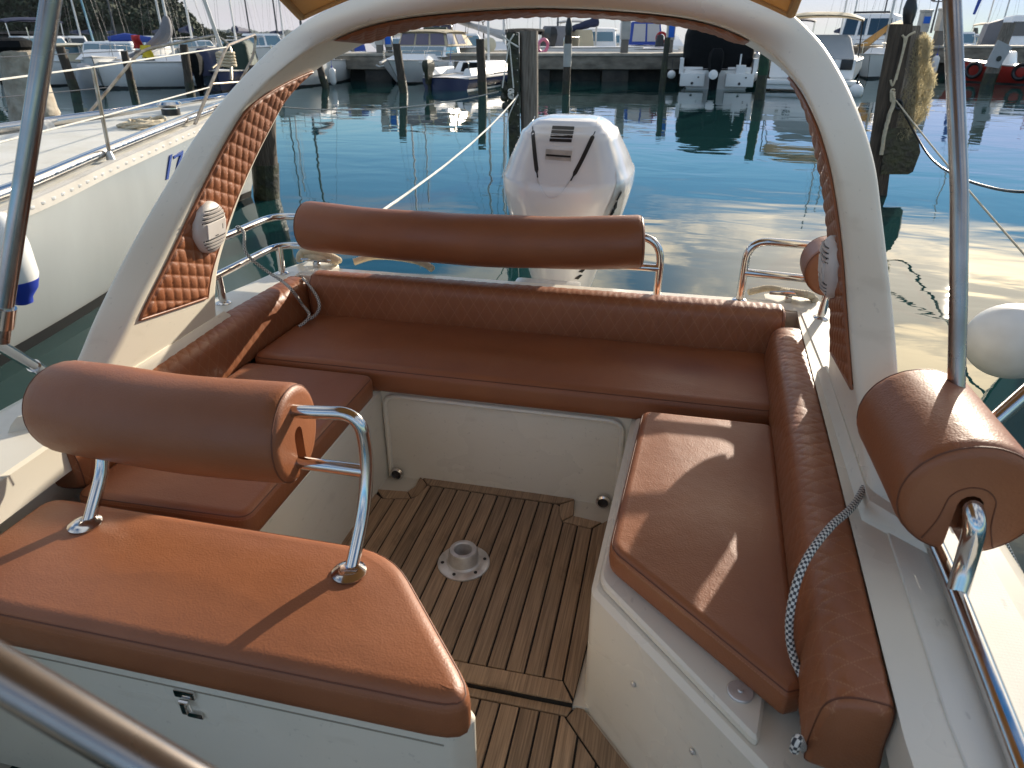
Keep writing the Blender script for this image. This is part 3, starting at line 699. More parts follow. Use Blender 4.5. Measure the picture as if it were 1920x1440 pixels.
CELL = (0.052, 0.085)
def bolster(name, label, path, prof, cap_label=None, quilt=True, cell=CELL):
    """profile (across, up) swept along a level path; surface quilted in narrow lozenges"""
    P = [Vector(p) for p in path]; L_ = [0.0]
    for i in range(1, len(P)): L_.append(L_[-1]+(P[i]-P[i-1]).length)
    tot = L_[-1]; nseg = int(tot/0.0065)
    def at(s):
        for i in range(1, len(P)):
            if s <= L_[i] or i == len(P)-1:
                t = (s-L_[i-1])/max(L_[i]-L_[i-1], 1e-6); return P[i-1].lerp(P[i], t), (P[i]-P[i-1]).normalized()
    pr = catmull([(a, b, 0) for a, b in prof], 9, closed=True); A = [0.0]
    for i in range(1, len(pr)): A.append(A[-1]+(pr[i]-pr[i-1]).length)
    A.append(A[-1]+(pr[0]-pr[-1]).length)
    cen = sum(pr, Vector())/len(pr); o3 = P[0].copy()
    b = MB(); rings = []; arcs = []
    ends = [(0.0, 0.80), (0.004, 0.90), (0.012, 0.97)]
    ss = [(e, k) for e, k in ends] + [(0.02+(tot-0.04)*i/nseg, 1.0) for i in range(nseg+1)] + [(tot-e, k) for e, k in reversed(ends)]
    for s, k in ss:
        p, t = at(s); side = Vector((t.y, -t.x, 0)).normalized(); ring = []
        for i, q in enumerate(pr):
            nx = pr[(i+1) % len(pr)]-pr[i-1]; nrm = Vector((nx.y, -nx.x, 0)).normalized()
            qq = cen + (q-cen)*k
            if quilt and k == 1.0:
                a_ = s/cell[0]+A[i]/cell[1]; b_ = s/cell[0]-A[i]/cell[1]
                da = abs((a_+0.5) % 1-0.5)*cell[0]; db = abs((b_+0.5) % 1-0.5)*cell[0]
                g = math.exp(-(min(da, db)/0.005)**2); qq = qq - nrm*0.0016*g
            ring.append(p + side*qq.x + Vector((0, 0, 1))*qq.y - o3)
        rings.append(ring); arcs.append(s)
    n = len(pr); b.loft(rings, True, True, True, 0, lambda i, j: (arcs[i], A[j]))
    o = b.build(name, M['quilt'] if quilt else M['leather'], None, ang=70); o.location = o3
    for k in (2, len(rings)-3):
        sm = MB(); sm.tube([Vector(v) for v in rings[k]], 0.0017, 5, closed=True); sm.build('seam', M['piping'], None).parent = o
    return tag(o, label, 'bolster', 'quilted bolsters round the cockpit')
# profile in (inboard +, up): flat back, rounded inner top
PB = [(-0.055, -0.085), (0.035, -0.085), (0.050, -0.06), (0.048, 0.02), (0.040, 0.062), (0.015, 0.084), (-0.03, 0.088), (-0.055, 0.075), (-0.058, 0.0)]
# the across axis of the sweep is to the right of travel
bolster('bolster', 'quilted bolster along the right coaming, its plain end facing the camera', [(0.432, 2.36, 0.512), (0.416, 2.0, 0.512), (0.388, 1.4, 0.512), (0.356, 0.80, 0.510)], [(a, c) for a, c in PB])
bolster('bolster', 'quilted bolster along the left coaming under the arch panel', [(-1.470, 1.175, 0.518), (-1.480, 1.6, 0.520), (-1.478, 2.0, 0.522), (-1.462, 2.46, 0.522)], [(a, c) for a, c in PB])
bolster('bolster', 'long quilted bolster along the transom behind the stern cushion', [(-1.405, 2.442, 0.546), (0.44, 2.447, 0.546)], [(a, c) for a, c in PB], cell=(0.045, 0.25))

def roll(name, label, path, r, slot=0.028, flatten=1.0, down=None):
    """padded roll with a slot underneath for the rail it is strapped on"""
    prof = []
    a0 = math.asin(slot/r)
    for k in range(65):
        a = -math.pi/2 + a0 + (2*math.pi-2*a0)*k/64; prof.append((r*math.cos(a), r*flatten*math.sin(a)))
    for a in (180, 150, 120, 90, 60, 30, 0): prof.append((slot*math.cos(R(a)), slot*math.sin(R(a))-0.004))
    P = catmull(path, 8); o3 = P[0].copy(); n = len(P); rings = []; seams = []
    d = [0.0]
    for i in range(1, n): d.append(d[-1]+(P[i]-P[i-1]).length)
    tot = d[-1]
    def at(s):
        for i in range(1, n):
            if s <= d[i] or i == n-1:
                t = (s-d[i-1])/max(d[i]-d[i-1], 1e-6)
                tg = (P[min(i+1, n-1)]-P[max(i-2, 0)]).normalized(); return P[i-1].lerp(P[i], t), tg
    ss = [(0.0, 0.80), (0.002, 0.90), (0.009, 0.965), (0.022, 1.0)] + [(0.022+(tot-0.044)*i/26, 1.0) for i in range(1, 27)] + [(tot-0.009, 0.965), (tot-0.002, 0.90), (tot, 0.80)]
    for s, k in ss:
        p, t = at(s); side = Vector((t.y, -t.x, 0)).normalized(); up = side.cross(t).normalized()
        if up.z < 0: up = -up
        pk = math.exp(-((min(s, tot-s)-0.03)/0.018)**2)*0.007; sg = 1+0.010*math.sin(s*9+1)
        rings.append([p + side*x*k*(1+pk*math.sin(math.atan2(y, x)*23)) + up*y*k*sg*(1+0.012*math.sin(s*17+x*20)+pk*math.sin(math.atan2(y, x)*23)) - o3 for x, y in prof])
    b = MB(); b.loft(rings, True, True, True); o = b.build(name, M['leather'], None, ang=50); o.location = o3
    plug = MB(); rl_ = []  # added plug inside the slot, stops sunlight leaking along it
    for i in range(9):
        p, t = at(0.07+(tot-0.10)*i/8); side = Vector((t.y, -t.x, 0)).normalized()
        rl_.append([p + side*x + Vector((0, 0, z_)) - o3 for x, z_ in ((-slot*1.04, -r*flatten*0.90), (slot*1.04, -r*flatten*0.90), (slot*1.04, 0.0), (-slot*1.04, 0.0))])
    plug.loft(rl_, True, True, True); plug.build('slot_light_plug', M['leather'], None).parent = o
    p, t = at(0.0); side = Vector((t.y, -t.x, 0)).normalized(); w_ = slot+0.013
    us = [(-w_*1.5, -r*0.72), (-w_*1.12, -r*0.35)]+[(w_*math.cos(R(q)), w_*math.sin(R(q))-0.004) for q in range(170, 0, -20)]+[(w_*1.12, -r*0.35), (w_*1.5, -r*0.72)]
    sm = MB(); sm.tube(catmull([p + side*x + Vector((0, 0, y)) - t*0.0004 - o3 for x, y in us], 4), 0.0013, 5); sm.build('seam', M['piping'], None).parent = o
    for k in (2, len(rings)-3):
        sm = MB(); sm.tube([Vector(v) for v in rings[k][:65]], 0.0017, 5); sm.build('seam', M['piping'], None).parent = o
    return tag(o, label, 'backrest roll', 'padded backrest rolls on the chrome rails')
roll('backrest_roll', 'fat tan backrest roll over the front bench on the left', [(-1.362, 1.165, 0.705), (-1.25, 1.14, 0.718), (-1.05, 1.12, 0.727), (-0.88, 1.12, 0.730), (-0.735, 1.132, 0.730)], 0.110, slot=0.024)
roll('backrest_roll', 'long thin tan backrest roll across the stern in front of the outboard', [(-1.455, 2.545, 0.80), (-1.2, 2.515, 0.795), (-0.75, 2.495, 0.795), (-0.35, 2.51, 0.803), (-0.085, 2.545, 0.815)], 0.098, slot=0.02)
roll('backrest_roll', 'small tan backrest roll half hidden behind the right arch leg', [(0.540, 2.34, 0.803), (0.545, 2.50, 0.806)], 0.084, slot=0.008)
roll('backrest_roll', 'fat tan backrest roll on the right gunwale with its end facing the camera', [(0.556, 1.102, 0.782), (0.555, 1.27, 0.782), (0.552, 1.43, 0.780)], 0.116, slot=0.025, flatten=0.97)

# ================================================================== awning over the cockpit
aw = thing('awning', 'tan canvas awning above the arch on two long steel poles', 'awning', (XC, 1.4, 0.6))
AO = Vector(aw.location)
def apart(mb, name, m, **k):
    o = mb.build(name, m, None, **k); return hang(o, aw)
cv = MB()
def can(t, s):
    # follows the outside of the arch top at its after edge, rising and levelling off forward
    x = XC + (-0.79 + 1.58*s); xx = abs(2*s-1)
    za = 1.555 + 0.17*(1-xx**2.2); zf = 2.02 + 0.05*(1-xx**2)
    y = 2.41 + 0.20*(1-xx**2) - t*2.9
    k = 1-(1-min(t*1.6, 1))**2
    return Vector((x, y, za + (zf-za)*k))
cv.grid(can, 24, 24)
cvo = apart(cv, 'canvas', M['canvas_tan'], ang=60)
mo = cvo.modifiers.new('thick', 'SOLIDIFY'); mo.thickness = 0.004
hem = MB(); hem.tube([can(0, i/24)+Vector((0, 0, -0.004)) for i in range(25)], 0.009, 8); hem.tube([can(i/24, 0) for i in range(25)], 0.014, 8); hem.tube([can(i/24, 1) for i in range(25)], 0.014, 8)
apart(hem, 'hem', M['canvas_tan'])
pl = MB(); pl.tube([pd(104, -120, 1.11), pd(96, 0, 1.13), pd(6, 585, 1.27), pd(0, 640, 1.29)], 0.0158, 16); apart(pl, 'pole', M['pole'])
pr_ = MB(); pr_.tube([pd(1781, -160, 1.27), pd(1785, 0, 1.28), pd(1799, 360, 1.30), pd(1797, 560, 1.32), pd(1792, 760, 1.36), pd(1795, 905, 1.40)], 0.0158, 16); apart(pr_, 'pole', M['pole'])
st = MB(); a = Vector((-1.715, 1.415, 0.645)); b_ = px(0, 648, -1.60); st.tube([a, a+(b_-a)*0.18], 0.019, 14); st.tube([a, a+(b_-a)*1.6], 0.0155, 14); apart(st, 'strut', M['chrome'])
st = MB(); a = pd(1795, 850, 1.41); b_ = pd(1925, 735, 1.36); st.tube([a, a+(b_-a)*1.8], 0.0155, 14); apart(st, 'strut', M['chrome'])
fit = MB(); fit.tube([pd(8, 575, 1.265), pd(3, 612, 1.28)], 0.020, 14); apart(fit, 'pole_joint', M['chrome'])

# ================================================================== outboard motor
om = thing('outboard_motor', 'large pearl white outboard motor on the transom of the foreground boat', 'outboard motor', (-0.455, 3.2, WATER))
secs = [(0.05, .085, 3.12, 3.36), (0.30, .10, 3.08, 3.42), (0.45, .150, 3.03, 3.55), (0.60, .200, 2.98, 3.65), (0.72, .245, 2.95, 3.72), (0.84, .278, 2.932, 3.76), (0.90, .286, 2.935, 3.74), (0.95, .284, 2.945, 3.70), (1.12, .192, 3.04, 3.50), (1.150, .166, 3.065, 3.45), (1.168, .138, 3.10, 3.40), (1.176, .09, 3.15, 3.34)]
OX, EN = -0.478, 3.0
secs = [(s_[0], s_[1]*1.045, s_[2], s_[3]) for s_ in secs]
cz, czz = [], []
for s0, s1 in zip(secs, secs[1:]):
    for k in range(5):
        t_ = k/5; czz.append(s0[0]+(s1[0]-s0[0])*t_); cz.append(Vector([s0[i]+(s1[i]-s0[i])*t_ for i in (1, 2, 3)]))
czz.append(secs[-1][0]); cz.append(Vector(secs[-1][1:]))
for _ in range(5): cz = [cz[0]]+[(p_+q_*2+r_)/4 for p_, q_, r_ in zip(cz, cz[1:], cz[2:])]+[cz[-1]]
def cowl_at(z):
    z = max(czz[0], min(z, czz[-1]))
    for i in range(len(czz)-1):
        if czz[i] <= z <= czz[i+1]:
            q = cz[i].lerp(cz[i+1], (z-czz[i])/max(czz[i+1]-czz[i], 1e-6)); return [z, q.x, q.y, q.z]
def cowl_front(x, z):
    _, w_, yf_, yb_ = cowl_at(z); b = (yb_-yf_)/2; u = min(abs(x-OX)/w_, 0.999)
    return (yf_+yb_)/2 - b*(1-u**EN)**(1/EN)
def cowl_hit(x, y):
    v = 3.0
    for _ in range(14): p = py(x, y, v); v = 0.5*v+0.5*cowl_front(p.x, p.z)
    return py(x, y, v)
def c7(x, y): return cowl_hit(880+x/3.6, 180+y/3.6)
ob = MB(); rings = []
for q, z in zip(cz, czz):
    w_, yf_, yb_ = q; b = (yb_-yf_)/2; c = (yb_+yf_)/2; ring = []
    for k in range(72):
        a = 2*math.pi*k/72; ca, sa = math.cos(a), math.sin(a)
        e = 2/EN
        ring.append((OX + w_*math.copysign(abs(ca)**e, ca), c + b*math.copysign(abs(sa)**e, sa), z))
    rings.append(ring)
ob.loft(rings, True, True, True)
M['pearl'] = mat('pearl_white_paint', (0.72, 0.72, 0.73), 0.22, coat=0.6, col2=(0.66, 0.66, 0.68), nscale=3)
M['silver'] = mat('brushed_silver', (0.72, 0.72, 0.71), 0.3, 0.5, col2=(0.42, 0.42, 0.41), nscale=12)
def opart(mb, name, m, parent=None, **k):
    o = mb.build(name, m, None, **k); return hang(o, parent if parent is not None else om)
cowl = opart(ob, 'cowl', M['pearl'], ang=60)
fwd = Vector((0, -1, 0.25)).normalized()
def strip(pts, width, lift=0.004):
    """a band of given widths lying on the cowl front"""
    P = [c7(*p) for p in pts]; b = MB(); rings = []
    for i, p in enumerate(P):
        t = (P[min(i+1, len(P)-1)]-P[max(i-1, 0)]).normalized(); s = t.cross(Vector((0, -1, 0))).normalized()
        w_ = width[i] if isinstance(width, (list, tuple)) else width
        l_ = p - s*w_/2; r_ = p + s*w_/2
        l_ = Vector((l_.x, cowl_front(l_.x, l_.z), l_.z)); r_ = Vector((r_.x, cowl_front(r_.x, r_.z), r_.z))
        f = Vector((0, -lift, 0)); bk = Vector((0, 0.006, 0))
        rings.append([l_+bk, l_+f, r_+f, r_+bk])
    b.loft(rings, True, True, True); return b
def dens(pts, n=6): return [tuple(v)[:2] for v in catmull([(p[0], p[1], 0) for p in pts], n)]
V = dens([(440, 137), (428, 200), (424, 300), (436, 430), (456, 548), (480, 615), (515, 672), (560, 692), (605, 672), (645, 620), (684, 566), (752, 450), (812, 320), (856, 215), (872, 150)])
opart(strip(V, 0.0034, 0.0024), 'panel_joint', M['silver'], cowl)
opart(strip(dens([(427, 205), (433, 300), (446, 430), (461, 550)]), [0.004]*3 + [0.017]*13 + [0.006]*3, 0.003), 'air_slot', M['black'], cowl)
opart(strip(dens([(850, 238), (808, 330), (750, 450), (684, 572)]), [0.004]*3 + [0.017]*13 + [0.006]*3, 0.003), 'air_slot', M['black'], cowl)
for yy, xa, xb in ((214, 560, 708), (243, 554, 703), (271, 548, 697), (299, 542, 691)):
    opart(strip([(xa+(xb-xa)*i/6, yy+(i-3)*0.6*1.6) for i in range(7)], 0.012, 0.002), 'vent_slot', M['black'], cowl)
# carrying recess: dark pocket with a bar across it
opart(strip([(505+195*i/6, 393+(i-3)*2) for i in range(7)], 0.056, 0.004), 'handle_surround', M['pearl'], cowl)
opart(strip([(514+178*i/6, 398+(i-3)*2) for i in range(7)], 0.040, 0.0055), 'handle_recess', M['silver'], cowl)
opart(strip([(520+166*i/6, 402+(i-3)*2) for i in range(7)], 0.007, 0.009), 'handle_bar', M['black'], cowl)
# silver badge on the right flank with black slanting marks
bd = MB()
def flank(z, u):       # right side of the cowl, u from front to back
    q = cowl_at(z); a = R(-62+62*u); e = 2/EN; ca, sa = math.cos(a), math.sin(a); b = (q[3]-q[2])/2
    return Vector((OX + (q[1]+0.005)*abs(ca)**e, (q[2]+q[3])/2 - b*abs(sa)**e*1.0, z))
def badge(t, s):
    z = 0.67 + 0.31*t; lo_ = 0.04 + 0.34*t**1.5; hi_ = lo_ + 0.55*(1-t**2.2) + 0.01
    return flank(z, lo_+(hi_-lo_)*s)
bd.grid(badge, 20, 12); bo = opart(bd, 'badge', M['silver'], cowl)
def glyph(pts, name='lettering'):
    b = MB(); k = [badge(*p)+Vector((0.004, -0.004, 0.0)) for p in pts]; b.add(k, [tuple(range(len(k)))]); b.add([q-Vector((0.004, -0.004, 0)) for q in k], [tuple(reversed(range(len(k))))]); opart(b, name, M['black'], cowl, smooth=False)
for pts in ([(.62, .30), (.74, .52), (.70, .62), (.60, .42)], [(.52, .34), (.62, .40), (.50, .52), (.44, .40)], [(.40, .26), (.50, .30), (.44, .46), (.36, .34)], [(.22, .18), (.36, .22), (.34, .34), (.26, .30)], [(.20, .34), (.28, .38), (.14, .50), (.10, .40)]):
    glyph(pts)
# lower cowling marks and midsection
for i in range(4):
    z = 0.60-0.035*i; xx = -0.315-0.018*i
    b = MB(); p = [Vector((xx-0.03+0.01*k, 0, z-0.004+0.03*(k % 2))) for k in range(5)]
    vs_ = [(xx-0.028, z), (xx-0.005, z+0.018), (xx+0.006, z+0.014), (xx-0.012, z-0.006)]
    b.add([(x, cowl_front(x, z_)-0.005, z_) for x, z_ in vs_] + [(x, cowl_front(x, z_)+0.004, z_) for x, z_ in vs_], [(0, 1, 2, 3), (7, 6, 5, 4), (0, 4, 5, 1), (1, 5, 6, 2), (2, 6, 7, 3), (3, 7, 4, 0)])
    opart(b, 'lettering', M['black'], cowl, smooth=False)
lg = MB(); lg.loft([[(OX+w_*x, 3.25+l_*y, z) for x, y in ((-.6, -1), (.6, -1), (1, -.4), (1, .4), (.5, 1), (-.5, 1), (-1, .4), (-1, -.4))] for z, w_, l_ in ((-0.75, .02, .08), (-0.5, .05, .16), (-0.1, .06, .17), (0.08, .075, .17))], True, True, True)
opart(lg, 'leg', M['pearl'])
br = MB(); br.box((OX-0.14, 2.72, -0.2), (OX+0.14, 2.80, 0.56), 0.015); br.box((OX-0.10, 2.79, 0.05), (OX+0.10, 3.10, 0.40), 0.02); opart(br, 'bracket', M['silver'])

# ================================================================== ropes on the foreground boat
def rope(name, label, pts, r, m, n=12, seg=10, twist=None, uv=False, cat='rope', group=None, closed=False):
    P = catmull(pts, n); o3 = P[0].copy()
    b = MB(); b.tube([p-o3 for p in P], r, seg, uv=uv, twist=twist)
    o = b.build(name, m, None, ang=80); o.location = o3
    return tag(o, label, cat, group)
# right: flecked cord from an eye by the arch foot, over the bolster, its end lying on the ledge
e0 = Vector((0.50, 1.42, 0.615))
rope('flecked_cord', 'black and white flecked cord hanging over the right bolster', [e0, pz(1600, 948, 0.635), pz(1560, 985, 0.648), pz(1520, 1035, 0.640), pz(1496, 1085, 0.618), pz(1483, 1140, 0.575), pz(1480, 1190, 0.525), pz(1490, 1238, 0.482), (0.335, 0.93, 0.44), (0.325, 0.86, 0.40), py(1497, 1385, 0.775), py(1489, 1408, 0.765)], 0.0075, M['braid'], uv=True, seg=12)
ey = MB(); ey.tube([e0+Vector((0.012*math.cos(R(a)), 0, 0.012*math.sin(R(a))-0.004)) for a in range(0, 360, 24)], 0.003, 6, closed=True); part(ey, 'eye_fitting', M['chrome'])
rope('flecked_cord', 'black and white flecked cord hanging from the left stern rail over the bolster corner', [(-1.612, 2.28, 0.82), (-1.597, 2.285, 0.848), (-1.57, 2.28, 0.83), px(462, 475, -1.55), px(500, 508, -1.51), pz(530, 528, 0.648), pz(548, 545, 0.640), py(566, 570, 2.33), py(580, 590, 2.29), py(572, 604, 2.27), py(560, 612, 2.25)], 0.006, M['braid'], uv=True, seg=12)
rope('flecked_cord', 'short loop of flecked cord tucked in the left corner of the bolsters', [py(568, 522, 2.44), py(580, 535, 2.40), py(594, 556, 2.37), py(599, 575, 2.35), py(592, 590, 2.34), py(578, 600, 2.33)], 0.006, M['braid'], uv=True, seg=12)
cl = Vector((-1.49, 2.64, 0.615))
rope('mooring_coil', 'thick three-strand rope wound on the left stern cleat', [cl+Vector((-0.09, 0.02, -0.005)), cl+Vector((-0.06, 0.0, 0.035)), cl+Vector((0.0, -0.02, 0.05)), cl+Vector((0.07, 0.0, 0.03)), cl+Vector((0.09, 0.04, 0.0)), cl+Vector((0.02, 0.05, 0.02)), cl+Vector((-0.05, 0.02, 0.02)), cl+Vector((0.02, -0.03, 0.03)), cl+Vector((0.10, 0.02, 0.0))], 0.014, M['rope'], twist=230, n=24, seg=14)
rope('mooring_coil', 'three-strand rope lying in a bight along the after deck near the left corner', [(-1.33, 2.69, 0.61), (-1.24, 2.71, 0.635), (-1.12, 2.70, 0.64), (-1.02, 2.69, 0.63), (-0.96, 2.67, 0.61)], 0.014, M['rope'], twist=230, n=24, seg=14)
rope('mooring_coil', 'three-strand rope on the right stern cleat beside the small roll', [(0.33, 2.66, 0.61), (0.40, 2.68, 0.625), (0.46, 2.65, 0.63), (0.52, 2.60, 0.64), (0.55, 2.63, 0.625), (0.49, 2.67, 0.62), (0.45, 2.62, 0.635), (0.54, 2.66, 0.62), (0.57, 2.62, 0.61)], 0.012, M['rope'], twist=250, n=24, seg=14)
wb = MB(); wb.grid(lambda t, s: Vector((-1.20+0.16*math.cos(math.pi*t)*1.0, 2.70+0.03*math.sin(math.pi*2*s), 0.6+0.028*math.sin(math.pi*t)*(1-(2*s-1)**2)**0.5)), 12, 8)

# ================================================================== the harbour
FH = Vector((-math.sin(YAW), math.cos(YAW), 0)); RH = Vector((math.cos(YAW), math.sin(YAW), 0))
def wp(x, d, z=WATER):
    """a point seen in picture column x, d metres ahead, at height z"""
    dep = d*math.cos(PITCH) + (EYE.z-z)*math.sin(PITCH)
    return Vector((0, 0, z)) + FH*d + RH*((x-960)/FOC*dep)
def ppm(d, z=WATER): return FOC/(d*math.cos(PITCH) + (EYE.z-z)*math.sin(PITCH))
def zy(y, d):
    v = y-720; return EYE.z - d*(FOC*math.sin(PITCH)+v*math.cos(PITCH))/(FOC*math.cos(PITCH)-v*math.sin(PITCH))
def dw(y, z=WATER):
    v = y-720; return (EYE.z-z)*(FOC*math.cos(PITCH)-v*math.sin(PITCH))/(FOC*math.sin(PITCH)+v*math.cos(PITCH))

def water_mat():
    m = bpy.data.materials.new('harbour_water'); m.use_nodes = True; nt = m.node_tree; N = nt.nodes; L = nt.links
    p = N['Principled BSDF']; p.inputs['Base Color'].default_value = (0.007, 0.036, 0.036, 1); p.inputs['Roughness'].default_value = 0.012; p.inputs['IOR'].default_value = 1.333
    tc = N.new('ShaderNodeTexCoord')
    def noise(scale, detail, st, rot=0.0):
        mp = N.new('ShaderNodeMapping'); mp.inputs['Scale'].default_value = st; mp.inputs['Rotation'].default_value = (0, 0, rot); L.new(tc.outputs['Object'], mp.inputs[0])
        n = N.new('ShaderNodeTexNoise'); n.inputs['Scale'].default_value = scale; n.inputs['Detail'].default_value = detail; n.inputs['Distortion'].default_value = 0.6; L.new(mp.outputs[0], n.inputs[0]); return n.outputs[0]
    prev = None
    # calm areas and lightly ruffled lanes
    lane = noise(0.22, 2, (1, 1.6, 1), 0.4)
    lr = N.new('ShaderNodeMapRange'); lr.inputs[1].default_value = 0.38; lr.inputs[2].default_value = 0.68; lr.inputs[3].default_value = 0.35; lr.inputs[4].default_value = 1.0; L.new(lane, lr.inputs[0])
    for sc, det, st, rot, dist, stg in ((0.8, 2, (0.7, 1.0, 1), 0.5, 0.010, 1.0), (2.2, 2, (0.5, 1.1, 1), -0.22, 0.0036, 1.0), (7.0, 2, (0.5, 1.1, 1), -0.1, 0.0005, 1.0)):
        b = N.new('ShaderNodeBump'); b.inputs['Strength'].default_value = stg; b.inputs['Distance'].default_value = dist
        L.new(noise(sc, det, st, rot), b.inputs['Height'])
        if sc > 1: L.new(lr.outputs[0], b.inputs['Strength'])
        if prev is not None: L.new(prev, b.inputs['Normal'])
        prev = b.outputs[0]
    L.new(prev, p.inputs['Normal'])
    return m
M['water'] = water_mat()
b = MB(); b.add([(-9000, -9000, WATER), (9000, -9000, WATER), (9000, 9000, WATER), (-9000, 9000, WATER)], [(0, 1, 2, 3)])
tag(b.build('water', M['water'], smooth=False), kind='structure')

M['concrete'] = mat('weathered_concrete', (0.30, 0.265, 0.21), 0.9, col2=(0.12, 0.103, 0.08), nscale=1.6, bump=0.6, bscale=6, bdist=0.03, detail=9, stretch=(1, 1, 2.2))
M['slime'] = mat('wet_dark_concrete', (0.055, 0.047, 0.036), 0.6, col2=(0.022, 0.020, 0.016), nscale=3, bump=0.6, bscale=9, bdist=0.03)
M['quaytop'] = mat('pale_concrete', (0.42, 0.39, 0.33), 0.9, col2=(0.30, 0.27, 0.22), nscale=3)
M['pile'] = mat('old_pile_timber', (0.085, 0.065, 0.047), 0.85, col2=(0.035, 0.026, 0.019), nscale=7, stretch=(5, 5, 0.5), bump=0.9, bscale=10, bdist=0.02, detail=8)
M['pile_grey'] = mat('silvered_pile_timber', (0.26, 0.225, 0.185), 0.85, col2=(0.10, 0.082, 0.065), nscale=9, stretch=(6, 6, 0.4), bump=0.9, bscale=12, bdist=0.02, detail=8)
M['pile_wet'] = mat('wet_weedy_timber', (0.018, 0.017, 0.011), 0.5, col2=(0.04, 0.045, 0.015), nscale=8, bump=0.8, bscale=20, bdist=0.02)
M['hull_white'] = mat('white_hull_paint', (0.82, 0.815, 0.79), 0.25, col2=(0.73, 0.72, 0.68), nscale=1.2, mixpos=(0.4, 0.9))
M['deck_white'] = mat('white_boat_deck', (0.84, 0.83, 0.81), 0.45)
M['cream'] = mat('cream_boat_paint', (0.66, 0.60, 0.44), 0.35)
M['navy'] = mat('navy_hull_paint', (0.010, 0.022, 0.075), 0.25)
M['red'] = mat('red_hull_paint', (0.42, 0.035, 0.025), 0.35)
M['glass'] = mat('tinted_glass', (0.03, 0.045, 0.055), 0.06, spec=0.8)
M['glass_blue'] = mat('bluish_glass', (0.10, 0.20, 0.26), 0.08, spec=0.8)
M['vinyl'] = mat('clear_vinyl_window', (0.17, 0.13, 0.15), 0.12, spec=0.7)
M['tarp_black'] = mat('black_tarpaulin', (0.007, 0.008, 0.009), 0.85, spec=0.15, bump=0.9, bscale=2.2, bdist=0.10)
M['tarp_grey'] = mat('grey_tarpaulin', (0.20, 0.195, 0.205), 0.75, bump=0.6, bscale=4, bdist=0.05)
M['tarp_lgrey'] = mat('light_grey_cover', (0.42, 0.42, 0.42), 0.75, bump=0.6, bscale=4, bdist=0.05)
M['tarp_blue'] = mat('blue_tarpaulin', (0.015, 0.05, 0.28), 0.65, bump=0.6, bscale=5, bdist=0.04)
M['tarp_navy'] = mat('navy_tarpaulin', (0.014, 0.02, 0.06), 0.7, bump=0.6, bscale=5, bdist=0.05)
M['tarp_green'] = mat('dark_green_tarpaulin', (0.014, 0.035, 0.022), 0.7, bump=0.6, bscale=5, bdist=0.05)
M['tarp_beige'] = mat('beige_canvas', (0.50, 0.42, 0.28), 0.8, bump=0.4, bscale=6, bdist=0.03)
M['tarp_ochre'] = mat('ochre_canvas', (0.50, 0.33, 0.12), 0.8, bump=0.5, bscale=6, bdist=0.04)
M['dirty_canvas'] = mat('dirty_white_canvas', (0.46, 0.41, 0.33), 0.85, col2=(0.26, 0.21, 0.15), nscale=4, bump=0.8, bscale=5, bdist=0.05)
M['mast'] = mat('painted_mast', (0.66, 0.65, 0.62), 0.35)
M['mast_dark'] = mat('dark_mast', (0.06, 0.06, 0.065), 0.4)
M['mast_blue'] = mat('pale_blue_mast', (0.16, 0.33, 0.42), 0.4)
M['green_paint'] = mat('green_pile_paint', (0.008, 0.062, 0.022), 0.6, col2=(0.006, 0.03, 0.014), nscale=5)
M['sign_blue'] = mat('blue_sign_face', (0.015, 0.13, 0.60), 0.5)
M['ped'] = mat('grey_white_pedestal', (0.50, 0.48, 0.44), 0.6, col2=(0.4, 0.38, 0.34), nscale=4)
M['ped_low'] = mat('grey_pedestal_foot', (0.17, 0.155, 0.135), 0.8)
M['yellow'] = mat('yellow_cloth', (0.62, 0.48, 0.03), 0.7)
M['redcloth'] = mat('red_cloth', (0.40, 0.02, 0.02), 0.7)
M['pink'] = mat('pink_ring', (0.62, 0.18, 0.28), 0.5)
M['stay'] = mat('wire_stay', (0.16, 0.16, 0.165), 0.5, 0.2)
M['bluefender'] = mat('blue_fender_end', (0.02, 0.045, 0.36), 0.4)
M['steel_old'] = mat('dull_stainless', (0.46, 0.40, 0.32), 0.28, 1.0, col2=(0.30, 0.22, 0.15), nscale=14)

# ---- quay
def slab(name, xa, xb, d, depth, ztop, zbot, parts=True):
    dep0 = d
    A, B = wp(xa, d, 0), wp(xb, d, 0); L_ = (B-A).length
    root = thing(name, None, None, (A.x, A.y, WATER), YAW); root['kind'] = 'structure'
    h0 = zbot-WATER; h1 = ztop-WATER
    b = MB(); b.box((0, 0, h0), (L_, depth, h1-0.10), 0.02); b.build('quay_wall', M['concrete'], root)
    b = MB(); b.box((0, -0.05, h1-0.10), (L_, depth, h1), 0.02); b.build('quay_coping', M['quaytop'], root)
    n = int(L_/3.2)
    for k in range(n+1):
        x = L_*k/n; b = MB(); b.box((x-0.55, 0.15, -0.9), (x+0.55, depth-0.2, h0+0.02), 0.02); b.build('quay_pier', M['slime'], root)
    b = MB(); b.box((0, 0.9, -0.9), (L_, 1.2, h0), 0); b.build('quay_back', M['slime'], root)
    return root
DQ = 31.2
slab('quay', 560, 1452, DQ, 3.0, zy(100, DQ), 0.22)
DQ2 = 38.0
slab('quay', 1440, 2350, DQ2, 4.0, zy(86, DQ2), 0.25)

